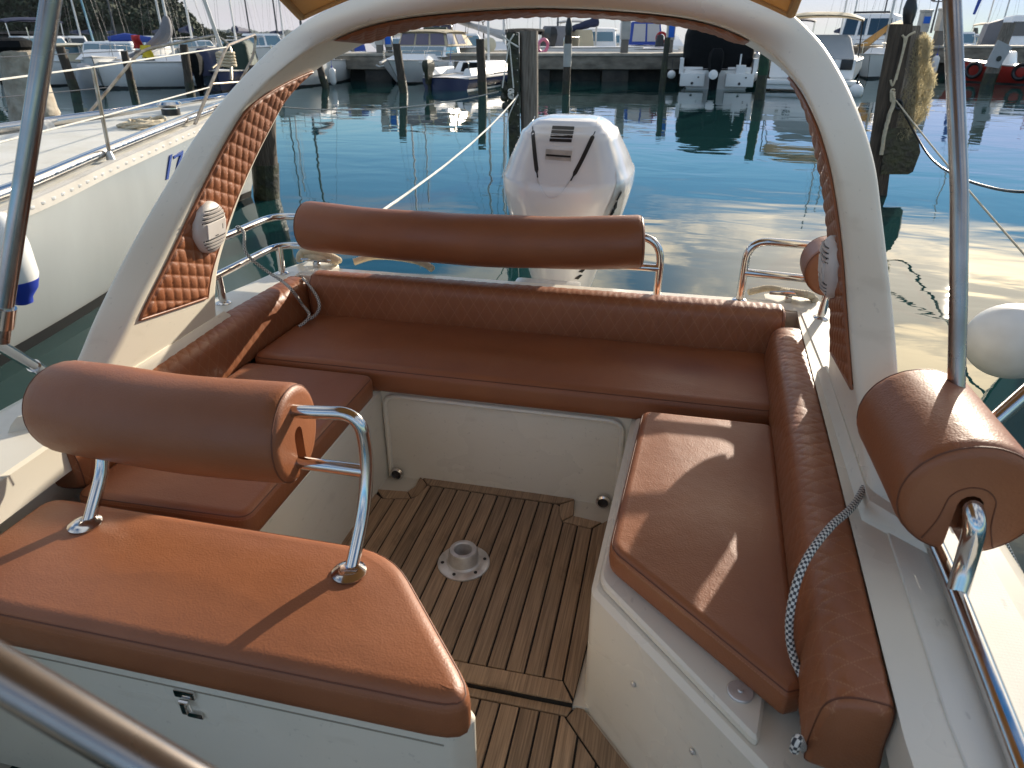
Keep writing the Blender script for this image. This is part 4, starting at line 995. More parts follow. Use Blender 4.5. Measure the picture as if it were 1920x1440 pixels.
def ripple(pts, r): return pts
def pile(label, top, base_y, w, mats=None, wetz=0.15, name='mooring_pile', cap=None, band=None, parts=None, xbase=None):
    d = dw(base_y); x0 = xbase if xbase is not None else top[0]
    zt = zy(top[1], d)
    P0 = wp(x0, d); Pt = wp(top[0], d, zt); r = w/2/ppm(d, 0.3)
    t = thing(name, label, 'mooring pile', tuple(P0), 0, 'mooring piles')
    lean = (Pt-P0)
    def seg(name_, z0, z1, m, rr0, rr1, n=5):
        b = MB(); rings = []
        for i in range(n+1):
            z = z0+(z1-z0)*i/n; c = lean*(z/lean.z) if lean.z else Vector((0, 0, z)); rr = rr0+(rr1-rr0)*i/n
            rings.append([Vector((c.x+rr*math.cos(2*math.pi*k/12)*(1+0.05*math.sin(3*k+i)), c.y+rr*math.sin(2*math.pi*k/12)*(1+0.05*math.cos(2*k+i)), z)) for k in range(12)])
        b.loft(rings, True, True, True); b.build(name_, m, t)
    H = lean.z; wz = wetz-WATER
    seg('wet_foot', -1.2, wz, M['pile_wet'], r*1.1, r*1.08)
    if band:
        zb0, zb1 = zy(band[1], d)-WATER, zy(band[0], d)-WATER
        seg('shaft', wz, zb0, mats or M['pile'], r*1.05, r); seg('sleeve', zb0, zb1, band[2], r*1.06, r*1.05)
        if zb1 < H-0.01: seg('shaft', zb1, H, mats or M['pile'], r, r*0.97)
    else: seg('shaft', wz, H, mats or M['pile'], r*1.05, r*0.95, 8)
    if cap:
        z1 = zy(cap, d)-WATER; c = lean
        b = MB(); b.lathe([(r*0.75, H-0.02), (r*0.95, H+(z1-H)*0.25), (r*0.85, H+(z1-H)*0.5), (r*0.5, H+(z1-H)*0.8), (r*0.12, z1)], (c.x, c.y, 0), seg=12); b.build('pointed_cap', M['black'], t)
    return t, d, r
pile('slim leaning pile at far left behind the sailboat stanchion', (112, 88), 172, 16, xbase=141)
pile('dark pile in front of the small cream wheelhouse boat, second from the left', (232, 95), 172, 13, xbase=250)
pile('dark pile in front of the white sailboat with grey sail cover', (344, 83), 180, 15, xbase=358)
pile('pile beside the left leg of the arch with white boats behind', (597, 118), 165, 13, xbase=611)
pile('pile in front of the bow of the beige-topped cruiser', (743, 82), 174, 15, xbase=757)
pile('pile in front of the navy hulled sailboat', (900, 73), 178, 16, xbase=905)
pile('pile with pale grey sleeve and pointed black cap', (1066, 66), 176, 14, xbase=1061, cap=26, band=(82, 125, M['ped']))
pile('thin black pile left of the boat under black tarpaulin', (1252, 70), 168, 11, xbase=1241, mats=M['pile_wet'])
pile('pile painted dark green right of the boat under black tarpaulin', (1440, 60), 186, 18, xbase=1424, mats=M['green_paint'], wetz=0.42)
pile('dark pile with lit right edge behind the left arch leg', (489, 122), 372, 44, xbase=500)
pile('short grey post standing on the right quay', (1829, 52), 100, 9, mats=M['pile_grey'], name='short_post')

# leaning pile at right with a pale board and dark head
t, d, r = pile('leaning pile with pale board and dark head in front of the red boat', (1893, 42), 158, 22, xbase=1852, mats=M['pile_grey'])
b = MB(); P0 = wp(1852, d); q = [wp(1872, d-0.3, zy(75, d-0.3))-P0, wp(1898, d-0.3, zy(88, d-0.3))-P0, wp(1872, d-0.3, zy(128, d-0.3))-P0, wp(1847, d-0.3, zy(124, d-0.3))-P0]
b.add([p+FH*-0.03 for p in q]+[p+FH*0.05 for p in q], [(0, 1, 2, 3), (7, 6, 5, 4), (0, 4, 5, 1), (1, 5, 6, 2), (2, 6, 7, 3), (3, 7, 4, 0)]); b.build('pale_board', M['tarp_lgrey'], t, smooth=False)
hl = wp(1873, d-0.34, zy(110, d-0.34))-P0; b = MB(); b.lathe([(0.1, 0), (0.1, 0.01)], hl, -FH, 14); b.build('board_hole', M['black'], t)

# the wrapped dolphin at far left
d = dw(238); P0 = wp(62, d); k = 1/ppm(d, 0.6)
t = thing('mooring_pile', 'thick pile wrapped in dirty white canvas with a black top', 'mooring pile', tuple(P0), 0, 'mooring piles')
b = MB(); rings = []
for y_, xc, w_ in ((232, 66, 78), (215, 66, 84), (180, 56, 74), (150, 48, 72), (120, 40, 72), (97, 32, 70), (94, 30, 60)):
    c = wp(xc, d, zy(y_, d))-P0; rings.append([c+Vector((math.cos(2*math.pi*i/18), math.sin(2*math.pi*i/18), 0))*(w_/2*k*(1+0.06*math.sin(i*2.1+y_*0.3))) for i in range(18)])
b.loft(rings, True, True, True); b.build('canvas_wrap', M['dirty_canvas'], t)
b = MB(); rings = []
for y_, xc, w_ in ((100, 22, 66), (88, 22, 76), (76, 20, 66), (70, 18, 40)):
    c = wp(xc, d, zy(y_, d))-P0; rings.append([c+Vector((math.cos(2*math.pi*i/16), math.sin(2*math.pi*i/16), 0))*(w_/2*k*(1+0.07*math.sin(i*1.7+y_))) for i in range(16)])
b.loft(rings, True, True, True); b.build('black_top', M['tarp_black'], t)
b = MB(); rings = []
for z in (-1.0, 0.0, 0.28):
    c = wp(64, d, WATER)-P0; rings.append([c+Vector((math.cos(2*math.pi*i/14), math.sin(2*math.pi*i/14), 0))*(0.30) + Vector((0, 0, z)) for i in range(14)])
b.loft(rings, True, True, True); b.build('wet_foot', M['pile_wet'], t)

# the two big piles close astern
d = dw(322); P0 = wp(984, d)
t = thing('mooring_pile', 'big double pile of grey log and black beam straight behind the outboard', 'mooring pile', tuple(P0), YAW, 'mooring piles')
H = zy(58, d)-WATER; k = 1/ppm(d, 0.8)
b = MB(); rings = [[Vector((0.07+0.12*math.cos(2*math.pi*i/16)*(1+0.04*math.sin(i*3+z)), 0.12*math.sin(2*math.pi*i/16), z)) + Vector((-0.02*z, 0, 0)) for i in range(16)] for z in (-1.2, 0.1, 0.5, 0.9, 1.3, 1.6, H)]
b.loft(rings, True, True, True); b.build('round_timber', M['pile_grey'], t)
b = MB(); b.loft([[Vector((x-0.02*z, y, z)) for x, y in ((-0.22, -0.10), (-0.06, -0.12), (-0.06, 0.08), (-0.22, 0.08))] for z in (-1.2, 0.4, 1.0, H-0.02)], True, True, True); b.build('square_beam', M['pile_wet'], t)
b = MB()
for i in range(11): b.lathe([(0.008, 0), (0.007, 0.008)], (-0.085-0.02*(0.35+0.14*i), -0.118, 0.35+0.14*i), (0, -1, 0), 8)
b.build('row_of_nails', M['ped'], t)['kind'] = 'stuff'
b = MB(); rg = random.Random(3)
for i in range(16): b.ball((-0.24-0.02*1.1+rg.uniform(-.05, .01), -0.05+rg.uniform(-.06, .05), 1.02+rg.uniform(-.14, .14)), rg.uniform(.03, .06), 7, 5)
b.build('weed_clump', M['pile_wet'], t)
KN = P0 + RH*(-0.10) + FH*(-0.16) + Vector((0, 0, zy(176, d)-WATER))
def rope2(name, label, pts, r, m, group=None, sag=0.0, cat='rope', seg=8, n=10, twist=None, uv=False):
    if len(pts) == 2 and sag:
        a, c = Vector(pts[0]), Vector(pts[1]); pts = [a.lerp(c, i/8) - Vector((0, 0, sag*4*(i/8)*(1-i/8))) for i in range(9)]
    return rope(name, label, pts, r, m, n=n, seg=seg, group=group, cat=cat, twist=twist, uv=uv)
dk = d-0.17
rope2('mooring_line', 'taut white mooring line from the left stern cleat to the big double pile', [(-1.50, 2.66, 0.64), tuple(KN)], 0.008, M['rope_white'], sag=0.10, group='mooring lines', twist=300, n=14)
rope2('mooring_line', 'slack grey and black mooring line from the sailboat bow to the big double pile', [(-4.95, 8.15, 0.72), tuple(wp(935, dk, zy(172, dk)))], 0.008, M['braid'], sag=0.12, group='mooring lines', uv=True)
b = MB()
ty = wp(955, dk, zy(78, dk))
for e in ((942, 165), (963, 165)): b.tube(catmull([ty, wp(ty and (955+e[0])/2, dk, zy(120, dk)), wp(e[0], dk, zy(e[1], dk))], 6), 0.009, 7)
for e in ((941, 66), (964, 64), (972, 88), (950, 86)): b.tube([ty, wp(e[0], dk-0.02, zy(e[1], dk))], 0.010, 7)
for i in range(5):
    c = wp(958, dk-0.02, zy(170+3*i, dk)); b.tube([c+RH*(0.035*math.cos(a*0.7+i))+Vector((0, 0, 0.02*math.sin(a*0.7+2*i)))+FH*0.02*math.sin(a) for a in range(10)], 0.010, 7)
b.tube(catmull([KN, wp(951, dk, zy(230, dk)), wp(948, dk-0.1, zy(300, dk)), wp(938, dk-0.2, zy(340, dk)), wp(928, dk-0.2, zy(398, dk))], 8), 0.007, 7)
tag(b.build('rope_knot', M['rope_white']), 'knotted white rope lashed round the big double pile', 'rope')['kind'] = 'thing'

d = dw(362); P0 = wp(1640, d); k = 1/ppm(d, 0.8); H = zy(48, d)-WATER
t = thing('mooring_pile', 'heavy leaning pile at right hung with frayed yellow netting and a black cap', 'mooring pile', tuple(P0), YAW, 'mooring piles')
def loc(x, y, dd=0.0):
    w = wp(x, d+dd, zy(y, d+dd)) - P0; return Vector((w.dot(RH), w.dot(FH), w.z))
b = MB(); b.loft([[loc(xa, y, -0.12), loc(xb, y, -0.15), loc(xb, y, 0.12), loc(xa, y, 0.12)] for xa, xb, y in ((1612, 1652, 470), (1624, 1664, 360), (1632, 1676, 260), (1645, 1690, 170), (1660, 1704, 90), (1668, 1712, 45))], True, True, True); b.build('dark_beam', M['pile'], t)
b = MB(); b.loft([[loc(xa, y, -0.10), loc(xb, y, -0.10), loc(xb, y, 0.14), loc(xa, y, 0.14)] for xa, xb, y in ((1655, 1712, 262), (1674, 1716, 200), (1692, 1722, 120), (1702, 1726, 48))], True, True, True); b.build('grey_beam', M['pile_grey'], t)
b = MB(); b.loft([[loc(xa, y, -0.16), loc(xb, y, -0.16), loc(xb, y, 0.10), loc(xa, y, 0.10)] for xa, xb, y in ((1651, 1703, 327), (1652, 1712, 322), (1656, 1726, 285), (1660, 1722, 262), (1662, 1712, 240))], True, True, True); b.build('rubber_block', M['pile_wet'], t)
b = MB(); rings = []
for y, w_ in ((46, 15), (30, 21), (16, 23), (2, 17), (-12, 7)):
    c = loc(1702 + (46-y)*0.16, y); rings.append([c+Vector((math.cos(2*math.pi*i/12), math.sin(2*math.pi*i/12), 0))*(w_*0.5*k) for i in range(12)])
b.loft(rings, True, True, True); b.build('pointed_cap', M['black'], t)
M['net'] = mat('frayed_yellow_netting', (0.44, 0.39, 0.27), 0.9, col2=(0.24, 0.20, 0.13), nscale=26)
def let_light_through(m, col, f=0.45):
    nt = m.node_tree; N = nt.nodes; L = nt.links; p = N['Principled BSDF']; o = N['Material Output']
    t = N.new('ShaderNodeBsdfTranslucent'); t.inputs[0].default_value = (*col, 1); x = N.new('ShaderNodeMixShader'); x.inputs[0].default_value = f
    L.new(p.outputs[0], x.inputs[1]); L.new(t.outputs[0], x.inputs[2]); L.new(x.outputs[0], o.inputs[0])
let_light_through(M['net'], (0.66, 0.57, 0.35), 0.45)
let_light_through(M['canvas_tan'], (0.60, 0.40, 0.19), 0.38)
b = MB(); rg = random.Random(11)
for i in range(2600):   # fibres hanging and bunching on the right face
    y = rg.uniform(70, 262); f = (y-70)/192
    xr = 1733 + 16*math.sin(f*2.6+0.3) - 34*max(0, f-0.62)/0.38 + 5*math.sin(f*19); xl = 1716 - 42*f
    u = rg.random()**0.55; x = xl+(xr-xl)*u; dd = -0.13+rg.uniform(-0.06, 0.10)*(0.3+u)
    p = loc(x, y, dd); v = Vector((rg.gauss(0, .6), rg.gauss(0, .6), rg.gauss(-.9, .7))).normalized()*rg.uniform(.02, .07)
    s = v.cross(Vector((rg.random()-.5, -1, rg.random()-.5))).normalized()*rg.uniform(.0015, .004)
    b.add([p-v-s, p-v+s, p+v+s*0.4, p+v-s*0.4], [(0, 1, 2, 3)])
o = b.build('frayed_netting', M['net'], t, smooth=False, fix=False); o['kind'] = 'stuff'
b = MB(); b.loft([[loc(1716-42*f+4, 70+192*f, -0.06), loc(1714+10*math.sin(f*2.6+.3)-32*max(0, f-.62)/.38, 70+192*f, -0.05), loc(1722-30*f, 70+192*f, 0.13)] for f in [i/12 for i in range(13)]], True, True, True); b.build('net_core', M['net'], t)
rp = MB()
for q in ([(1697, 68), (1693, 95), (1684, 130), (1674, 160), (1670, 150)], [(1700, 72), (1690, 110), (1680, 150)], [(1692, 66), (1698, 72), (1704, 66), (1716, 60)]):
    rp.tube(catmull([P0+RH*loc(*p, -0.18).x+FH*loc(*p, -0.18).y+Vector((0, 0, loc(*p, -0.18).z)) for p in q], 6), 0.012, 7)
def W3(x, y, dd=-0.18): return wp(x, d+dd, zy(y, d+dd))
rp.tube(catmull([W3(1672, 172), W3(1676, 190), W3(1668, 215), W3(1660, 245), W3(1652, 290)], 8), 0.022, 10, twist=120)
for i in range(4): rp.tube([W3(1674+4*math.cos(a*0.63), 172+5*i+5*math.sin(a*0.63)) for a in range(10)], 0.011, 7)
tag(rp.build('rope_knot', M['rope']), 'white rope lashings and a thick twisted tail on the heavy leaning pile', 'rope')['kind'] = 'thing'
HK = W3(1680, 188)
rope2('mooring_line', 'black rubber mooring line sagging from the heavy leaning pile to the right', [HK, W3(1700, 222), pd(1740, 290, 7.4), pd(1785, 326, 6.6), pd(1850, 350, 5.8), pd(1925, 360, 5.0), pd(2060, 350, 4.4)], 0.012, M['black'], group='mooring lines')
rope2('mooring_line', 'thin taut mooring line from the heavy leaning pile down to the white hull at right', [tuple(HK), tuple(pd(1925, 482, 4.9))], 0.008, M['rope'], group='mooring lines', sag=0.02)
b = MB(); b.tube([W3(1684+7*math.cos(a*0.63), 196+9*math.sin(a*0.63)) for a in range(10)], 0.018, 8, closed=True); tag(b.build('thimble', M['black']), 'black rubber eye where two lines leave the leaning pile', 'shackle')

# ---- furniture of the quay
def pedestal(x, ytop, d, w, blue=None, foot=60, label='', ybase=None):
    zt = zy(ytop, d); zb = zy(100, DQ) if d < 37 else zy(86, DQ2); P0 = wp(x, d, zb); k = 1/ppm(d, 1)
    t = thing('service_pedestal', label, 'service pedestal', tuple(P0), YAW, 'service pedestals on the quays')
    H = zt-zb; w = w*k/2; zf = max(0.1, zy(foot, d)-zb)
    b = MB(); b.box((-w*0.8, -w*0.8, 0), (w*0.8, w*0.8, zf), 0.01); b.build('foot', M['ped_low'], t)
    b = MB(); b.box((-w, -w, zf), (w, w, H-0.12), 0.03); b.box((-w*1.12, -w*1.12, H-0.12), (w*1.12, w*1.12, H), 0.05); b.build('cabinet', M['ped'], t)
    if blue:
        b = MB(); b.box((-w*0.75, -w-0.02, zy(blue[1], d)-zb), (w*0.75, -w-0.002, zy(blue[0], d)-zb), 0.004); b.build('sign_plate', M['sign_blue'], t)
pedestal(713, 49, DQ+0.8, 15, foot=84, label='grey service pedestal left of the beige-topped cruiser')
pedestal(730, 52, DQ+1.0, 14, (60, 83), 88, 'service pedestal with blue plate at the bow of the beige-topped cruiser')
pedestal(1170, 34, DQ+0.8, 16, foot=74, label='grey service pedestal in front of the cruiser with a radar arch')
pedestal(1254, 35, DQ+1.0, 14, (46, 70), 75, 'service pedestal with blue plate left of the boat under black tarpaulin')
pedestal(1722, 18, DQ2+1.0, 16, (31, 44), 60, 'service pedestal with blue plate behind the heavy leaning pile')
pedestal(1757, 15, DQ2+1.0, 18, foot=58, label='tall grey service pedestal right of the heavy leaning pile')
def lamp_post(x, y0, y1, d, label):
    zb = zy(y1, d); P0 = wp(x, d, zb); H = zy(y0, d)-zb
    t = thing('lamp_post', label, 'lamp post', tuple(P0), YAW, 'lamp posts')
    b = MB(); b.tube([(0, 0, 0), (0, 0, H)], [0.07, 0.045], 10); b.tube([(-0.35, 0, H*0.9), (0.35, 0, H*0.9)], 0.03, 8); b.build('post', M['mast_dark'], t)
    for s in (-1, 1):
        b = MB(); b.lathe([(0.05, 0), (0.14, 0.05), (0.12, 0.16), (0.03, 0.22)], (s*0.35, 0, H*0.9), seg=10); b.build('lamp_head', M['mast_dark'], t)
lamp_post(1045, 8, 78, 44, 'dark two-headed lamp post behind the double pile')
lamp_post(1745, -4, 62, 48, 'dark two-headed lamp post behind the heavy leaning pile')
def tree(x, ytop, ybase, d, label):
    zb = zy(ybase, d); P0 = wp(x, d, zb); H = zy(ytop, d)-zb
    t = thing('bare_tree', label, 'tree', tuple(P0), 0, 'bare trees on the quay'); rg = random.Random(int(x))
    b = MB(); b.tube([(0, 0, -1.5), (0.03, 0, H*0.2), (-0.02, 0, H*0.42)], [H*0.035, H*0.03, H*0.024], 8); b.build('trunk', M['pile'], t)
    b = MB()
    def grow(p, v, L_, r, dep):
        q = p+v*L_; m_ = p.lerp(q, .5)+Vector((rg.gauss(0, .05), rg.gauss(0, .05), 0))*L_; b.tube([p, m_, q], [r, r*.8, r*.62], 5, caps=False)
        if dep == 0: return
        for k in range(3 if dep > 1 else 2):
            w = (v+Vector((rg.gauss(0, .55), rg.gauss(0, .55), rg.gauss(.12, .3)))).normalized(); grow(q, w, L_*rg.uniform(.6, .82), r*.6, dep-1)
    for k in range(5):
        a = k*1.26+rg.random(); grow(Vector((-0.02, 0, H*0.38)), Vector((math.cos(a)*.8, math.sin(a)*.8, .75)).normalized(), H*0.26, H*0.014, 4)
    o = b.build('crown', M['pile'], t, fix=False)
tree(906, 12, 62, 44, 'leafless tree behind the navy hulled sailboat')
tree(736, 22, 68, 47, 'leafless tree behind the service pedestal with blue plate at left')

# ================================================================== boats
def hull_parts(root, L, B, fb, fs, m, bow=-1, rake=0.5, stripe=None, boot=M['black'], zt=None, deckm=None, transom=True, full=2.3):
    """bow=-1: the bow points to the viewer's side (-y), +1: away"""
    n = 14; rings = []; edge = []; boots = []
    for i in range(n+1):
        t = i/n; y0 = L*(t-0.5); bb = B/2*(1-max(0, (t-.35)/.65)**full)*(0.86+0.14*min(1, t/.3)) + 0.012
        f = fs+(fb-fs)*t**1.6
        def P(x, z): return Vector((x, bow*(y0 - rake*t**3*(1-max(z, 0)/f)), z))
        k = 0.92-0.34*t
        sec = [(bb, f), (bb*1.01, f*0.7), (bb*(k+1)/2, f*0.3), (bb*k, 0.02), (bb*k*0.55, -0.28), (0.0, -0.40)]
        rings.append([P(-x, z) for x, z in sec]+[P(x, z) for x, z in reversed(sec[:-1])]); edge.append((P(-bb, f), P(bb, f)))
        boots.append((P(-bb*k-0.012, 0.0), P(bb*k+0.012, 0.0), P(-bb*(k*0.96+.04)-0.010, 0.09), P(bb*(k*.96+.04)+0.010, 0.09)))
    b = MB(); b.loft(rings, False); b.face(list(range(11))); o = b.build('hull', m, root, ang=50)
    d = MB(); d.loft([[a+Vector((0, 0, -0.01)), a.lerp(c, .25)+Vector((0, 0, 0.035)), a.lerp(c, .5)+Vector((0, 0, 0.05)), a.lerp(c, .75)+Vector((0, 0, 0.035)), c+Vector((0, 0, -0.01))] for a, c in edge], False); d.build('deck', deckm or M['deck_white'], root)
    r = MB(); r.tube([e[0] for e in edge]+[e[1] for e in reversed(edge)], 0.025, 6); r.build('rubbing_strake', M['ped'] if stripe is None else stripe, root)
    if boot is not None:
        s = MB(); s.loft([[q[0], q[2]] for q in boots]+[[q[1], q[3]] for q in reversed(boots)], False); s.build('waterline_stripe', boot, root)
    return edge
def frustum(root, name, x0, x1, ya, yb, z0, z1, tx, tya, tyb, m, bev=0.04):
    """block from (x0,ya,z0) to (x1,yb,..) whose top is pulled in by tx, tya, tyb"""
    lo_ = [(x0, ya), (x1, ya), (x1, yb), (x0, yb)]; hi_ = [(x0+tx, ya+tya), (x1-tx, ya+tya), (x1-tx, yb-tyb), (x0+tx, yb-tyb)]
    b = MB(); rl = round_poly(lo_, bev*2, 3); rh = round_poly(hi_, bev*2, 3); rh2 = round_poly([(x+(-1 if x > (x0+x1)/2 else 1)*bev, y+(-1 if y > (ya+yb)/2 else 1)*bev) for x, y in hi_], bev*1.5, 3)
    b.loft([[(x, y, z0) for x, y in rl], [(x, y, z1-bev) for x, y in rh], [(x, y, z1) for x, y in rh2]], True, True, True); b.build(name, m, root, ang=40)
    L4 = [Vector((*p, z0)) for p in lo_]; H4 = [Vector((*p, z1)) for p in hi_]
    def pane(face, u0, u1, v0, v1, m=M['glass'], nm='window'):
        i, j = {'near': (0, 1), 'right': (1, 2), 'far': (2, 3), 'left': (3, 0)}[face]
        def at(u, v): return L4[i].lerp(L4[j], u).lerp(H4[i].lerp(H4[j], u), v)
        q = [at(u0, v0), at(u1, v0), at(u1, v1), at(u0, v1)]; nrm = (q[1]-q[0]).cross(q[3]-q[0]).normalized()
        w = MB(); w.add([p+nrm*0.012 for p in q]+[p-nrm*0.02 for p in q], [(0, 1, 2, 3), (0, 4, 5, 1), (1, 5, 6, 2), (2, 6, 7, 3), (3, 7, 4, 0)]); w.build(nm, m, root, smooth=False, fix=False)
    return pane
def canopy(root, x0, x1, ya, yb, z0, rise, m, drop=0.12, name='canopy', th=0.03):
    b = MB()
    def fn(s):
        def f(u, v):
            x = x0+(x1-x0)*u; y = ya+(yb-ya)*v; k = 1-abs(2*u-1)**3; e = 1-abs(2*v-1)**4
            return (x, y, z0+rise*k*(0.7+0.3*e)-drop*(1-e)*0.6-s)
        return f
    b.grid(fn(0), 10, 8); b.grid(fn(th), 10, 8); b.build(name, m, root, ang=60)
def posts(root, pts, r=0.015, m=None, name='frame'):
    b = MB()
    for a in pts: b.tube(a, r, 6)
    b.build(name, m or M['chrome'], root)
def guard(root, edge, i0, i1, h=0.5, sides=(0, 1), inset_=0.06):
    b = MB()
    for s in sides:
        P = [Vector(edge[i][s]) for i in range(i0, i1+1)]
        P = [Vector((p.x*(1-inset_), p.y, p.z)) for p in P]
        b.tube([p+Vector((0, 0, h)) for p in P], 0.014, 6)
        for p in P[::2]: b.tube([p, p+Vector((0, 0, h))], 0.012, 6)
    b.build('guard_rail', M['chrome'], root)
def outboard(root, x, y, z, s=1.0, m=None, face=-1, name='outboard'):
    m = m or M['black']; b = MB()
    b.loft([[(x+w*s*c[0], y+face*(0.05+l*c[1])*s, z+h*s) for c in ((-1, -1), (-.7, 1), (.7, 1), (1, -1))] for w, l, h in ((.10, .16, -.62), (.12, .2, -.1), (.17, .24, .0), (.21, .27, .25), (.19, .25, .42), (.12, .18, .52))], True, True, True)
    b.box((x-0.06*s, y-0.06*s, z-1.1*s), (x+0.06*s, y+0.06*s, z-0.5*s)); b.build(name, m, root, ang=45)
def fender(x, d, ztop, h, r, label, m=M['hull_white'], ends=M['bluefender'], rz=0, group='fenders hung from boats'):
    P0 = wp(x, d, ztop); t = thing('fender', label, 'fender', tuple(P0), rz, group)
    b = MB(); b.lathe([(r*.35, -h), (r*.8, -h+r*.4), (r, -h+r*.9), (r, -r*.9), (r*.8, -r*.4), (r*.35, 0)], (0, 0, 0), seg=14); b.build('body', m, t)
    b = MB(); b.lathe([(r*.3, 0), (r*.25, r*.4), (r*.1, r*.5)], (0, 0, -0.002), seg=10); b.tube([(0, 0, r*.4), (0, 0.02, r*.4+0.4)], 0.008, 5); b.build('eye', ends, t)
    return t
def mast(root, x, y, z0, H, r=0.055, m=None, spreaders=(0.55,), stays=None, lean=(0, 0)):
    m = m or M['mast']; b = MB(); T = Vector((x+lean[0]*H, y+lean[1]*H, z0+H)); B0 = Vector((x, y, z0))
    b.tube([B0, T], [r, r*.8], 8); b.build('mast', m, root)
    for s in spreaders:
        p = B0.lerp(T, s); sp = MB(); sp.tube([p+Vector((-0.45, 0, 0)), p+Vector((0.45, 0, 0))], 0.02, 6); sp.build('spreader', m, root)
    if stays:
        b = MB()
        for q in stays: b.tube([Vector(q), T], 0.0055, 4, caps=False)
        b.build('stays', M['stay'], root)['kind'] = 'stuff'
def boom(root, a, c, r, m, name='sail_cover', mast_r=None):
    b = MB(); P = [Vector(a).lerp(Vector(c), i/8) for i in range(9)]; b.tube(P, [r*(1.25-0.6*i/8)*(1+0.08*math.sin(i*2.3)) for i in range(9)], 10); b.build(name, m, root)
def boat_at(name, label, x, d, rz=0.0, cat='motorboat', group='boats moored along the quays'):
    p = wp(x, d); return thing(name, label, cat, (p.x, p.y, WATER), YAW-math.atan((x-960)/1437)+rz, group)
def hy(y, d): return zy(y, d)-WATER
def lx(x, xc, d, z=0.5): return (x-xc)/ppm(d, z+WATER)

# --- the cruiser with beige cover, bow towards us
d = dw(159); t = boat_at('motor_cruiser', 'white cabin cruiser with beige canopy and vinyl windows, bow towards the camera', 797, d+2.6, R(-24), 'motor cruiser')
e = hull_parts(t, 6.6, 2.75, 1.08, 0.92, M['hull_white'], -1, 0.9, full=2.6)
pn = frustum(t, 'foredeck', -0.95, 0.95, -2.2, 0.2, 0.95, 1.28, 0.22, 0.9, 0.0, M['deck_white'], 0.05)
pn = frustum(t, 'windscreen', -1.12, 1.12, -0.6, 1.3, 1.15, 1.62, 0.10, 0.45, 0.0, M['deck_white'], 0.03)
for a, c in ((.04, .34), (.36, .64), (.66, .96)): pn('near', a, c, .12, .92, M['glass_blue'])
pn('right', .05, .8, .15, .9, M['glass_blue']); pn('left', .2, .95, .15, .9, M['glass_blue'])
pn = frustum(t, 'canopy_enclosure', -1.08, 1.08, -0.12, 2.9, 1.62, 2.28, 0.14, 0.16, 0.55, M['tarp_beige'], 0.06)
for a, c in ((.05, .33), (.37, .63), (.67, .95)): pn('near', a, c, .08, .86, M['vinyl'], 'vinyl_window')
pn('right', .03, .30, .12, .86, M['vinyl'], 'vinyl_window'); pn('right', .42, .72, .12, .8, M['vinyl'], 'vinyl_window')
canopy(t, -1.02, 1.02, -0.05, 2.5, 2.27, 0.12, M['tarp_beige'])
guard(t, e, 7, 13, 0.42)
posts(t, [fillet([(-.8, 1.3, 2.3), (-.75, 1.2, 2.62), (.75, 1.2, 2.62), (.8, 1.3, 2.3)], .12), [(-0.3, 1.2, 2.62), (-0.3, 1.3, 2.85)]], 0.025, name='radar_arch')
b = MB(); b.tube([(-.55, 1.5, 2.40), (.45, 1.5, 2.40)], 0.09, 10); b.build('rolled_tarpaulin', M['tarp_green'], t)
an = MB(); an.tube([(0, -3.5, 1.10), (0, -3.95, 0.98)], 0.05, 8); an.tube([(-.16, -3.95, .90), (0, -4.02, 0.84), (.16, -3.95, .90)], 0.035, 8); an.build('anchor', M['ped'], t)
nm = MB()
for i in range(6):
    yv = -1.55+0.12*i; i2 = e[8]
    nm.tube([Vector((1.085+0.05*i*.3, yv, .70)), Vector((1.10+.05*i*.3, yv+.07, .76+0.03*(i % 2))), Vector((1.11+.05*i*.3, yv+.10, .70))], 0.010, 5)
nm.build('name_lettering', M['black'], t)['kind'] = 'stuff'
fender(845, d+1.3, zy(118, d), 0.62, 0.10, 'white fender on the side of the beige-topped cruiser')
t.scale = (1.06, 1, 0.82)
# --- navy hulled sailboat, stern towards us
d = dw(168); t = boat_at('sailing_boat', 'sailboat with navy blue hull and white deck, stern towards the camera', 905, d+2.6, R(-25), 'sailboat')
e = hull_parts(t, 6.2, 2.1, 0.52, 0.44, M['navy'], 1, 0.5, boot=M['hull_white'])
pn = frustum(t, 'coachroof', -0.72, 0.72, -1.1, 1.6, 0.56, 1.0, 0.16, 0.12, 0.6, M['deck_white']); pn('near', .22, .78, .1, .92, M['tarp_black'], 'companionway')
frustum(t, 'cockpit_coaming', -0.95, -0.62, -3.0, -1.0, 0.55, 0.82, 0.06, .05, .05, M['deck_white']); frustum(t, 'cockpit_coaming', 0.62, 0.95, -3.0, -1.0, 0.55, 0.82, 0.06, .05, .05, M['deck_white'])
posts(t, [fillet([(-.85, -2.9, .6), (-.85, -2.95, 1.1), (.85, -2.95, 1.1), (.85, -2.9, .6)], .15)], 0.016, name='pushpit')
outboard(t, -0.62, -3.15, 0.72, 0.8, M['pile_wet'])
mast(t, 0, 0.6, 1.0, 7.5, 0.05, M['mast'], (.55,), [(0, 3.0, .62), (-1.0, .4, .6), (1.0, .4, .6), (0, -3.0, .6)], (0.0, 0))
t.scale = (1, 1, 0.85)
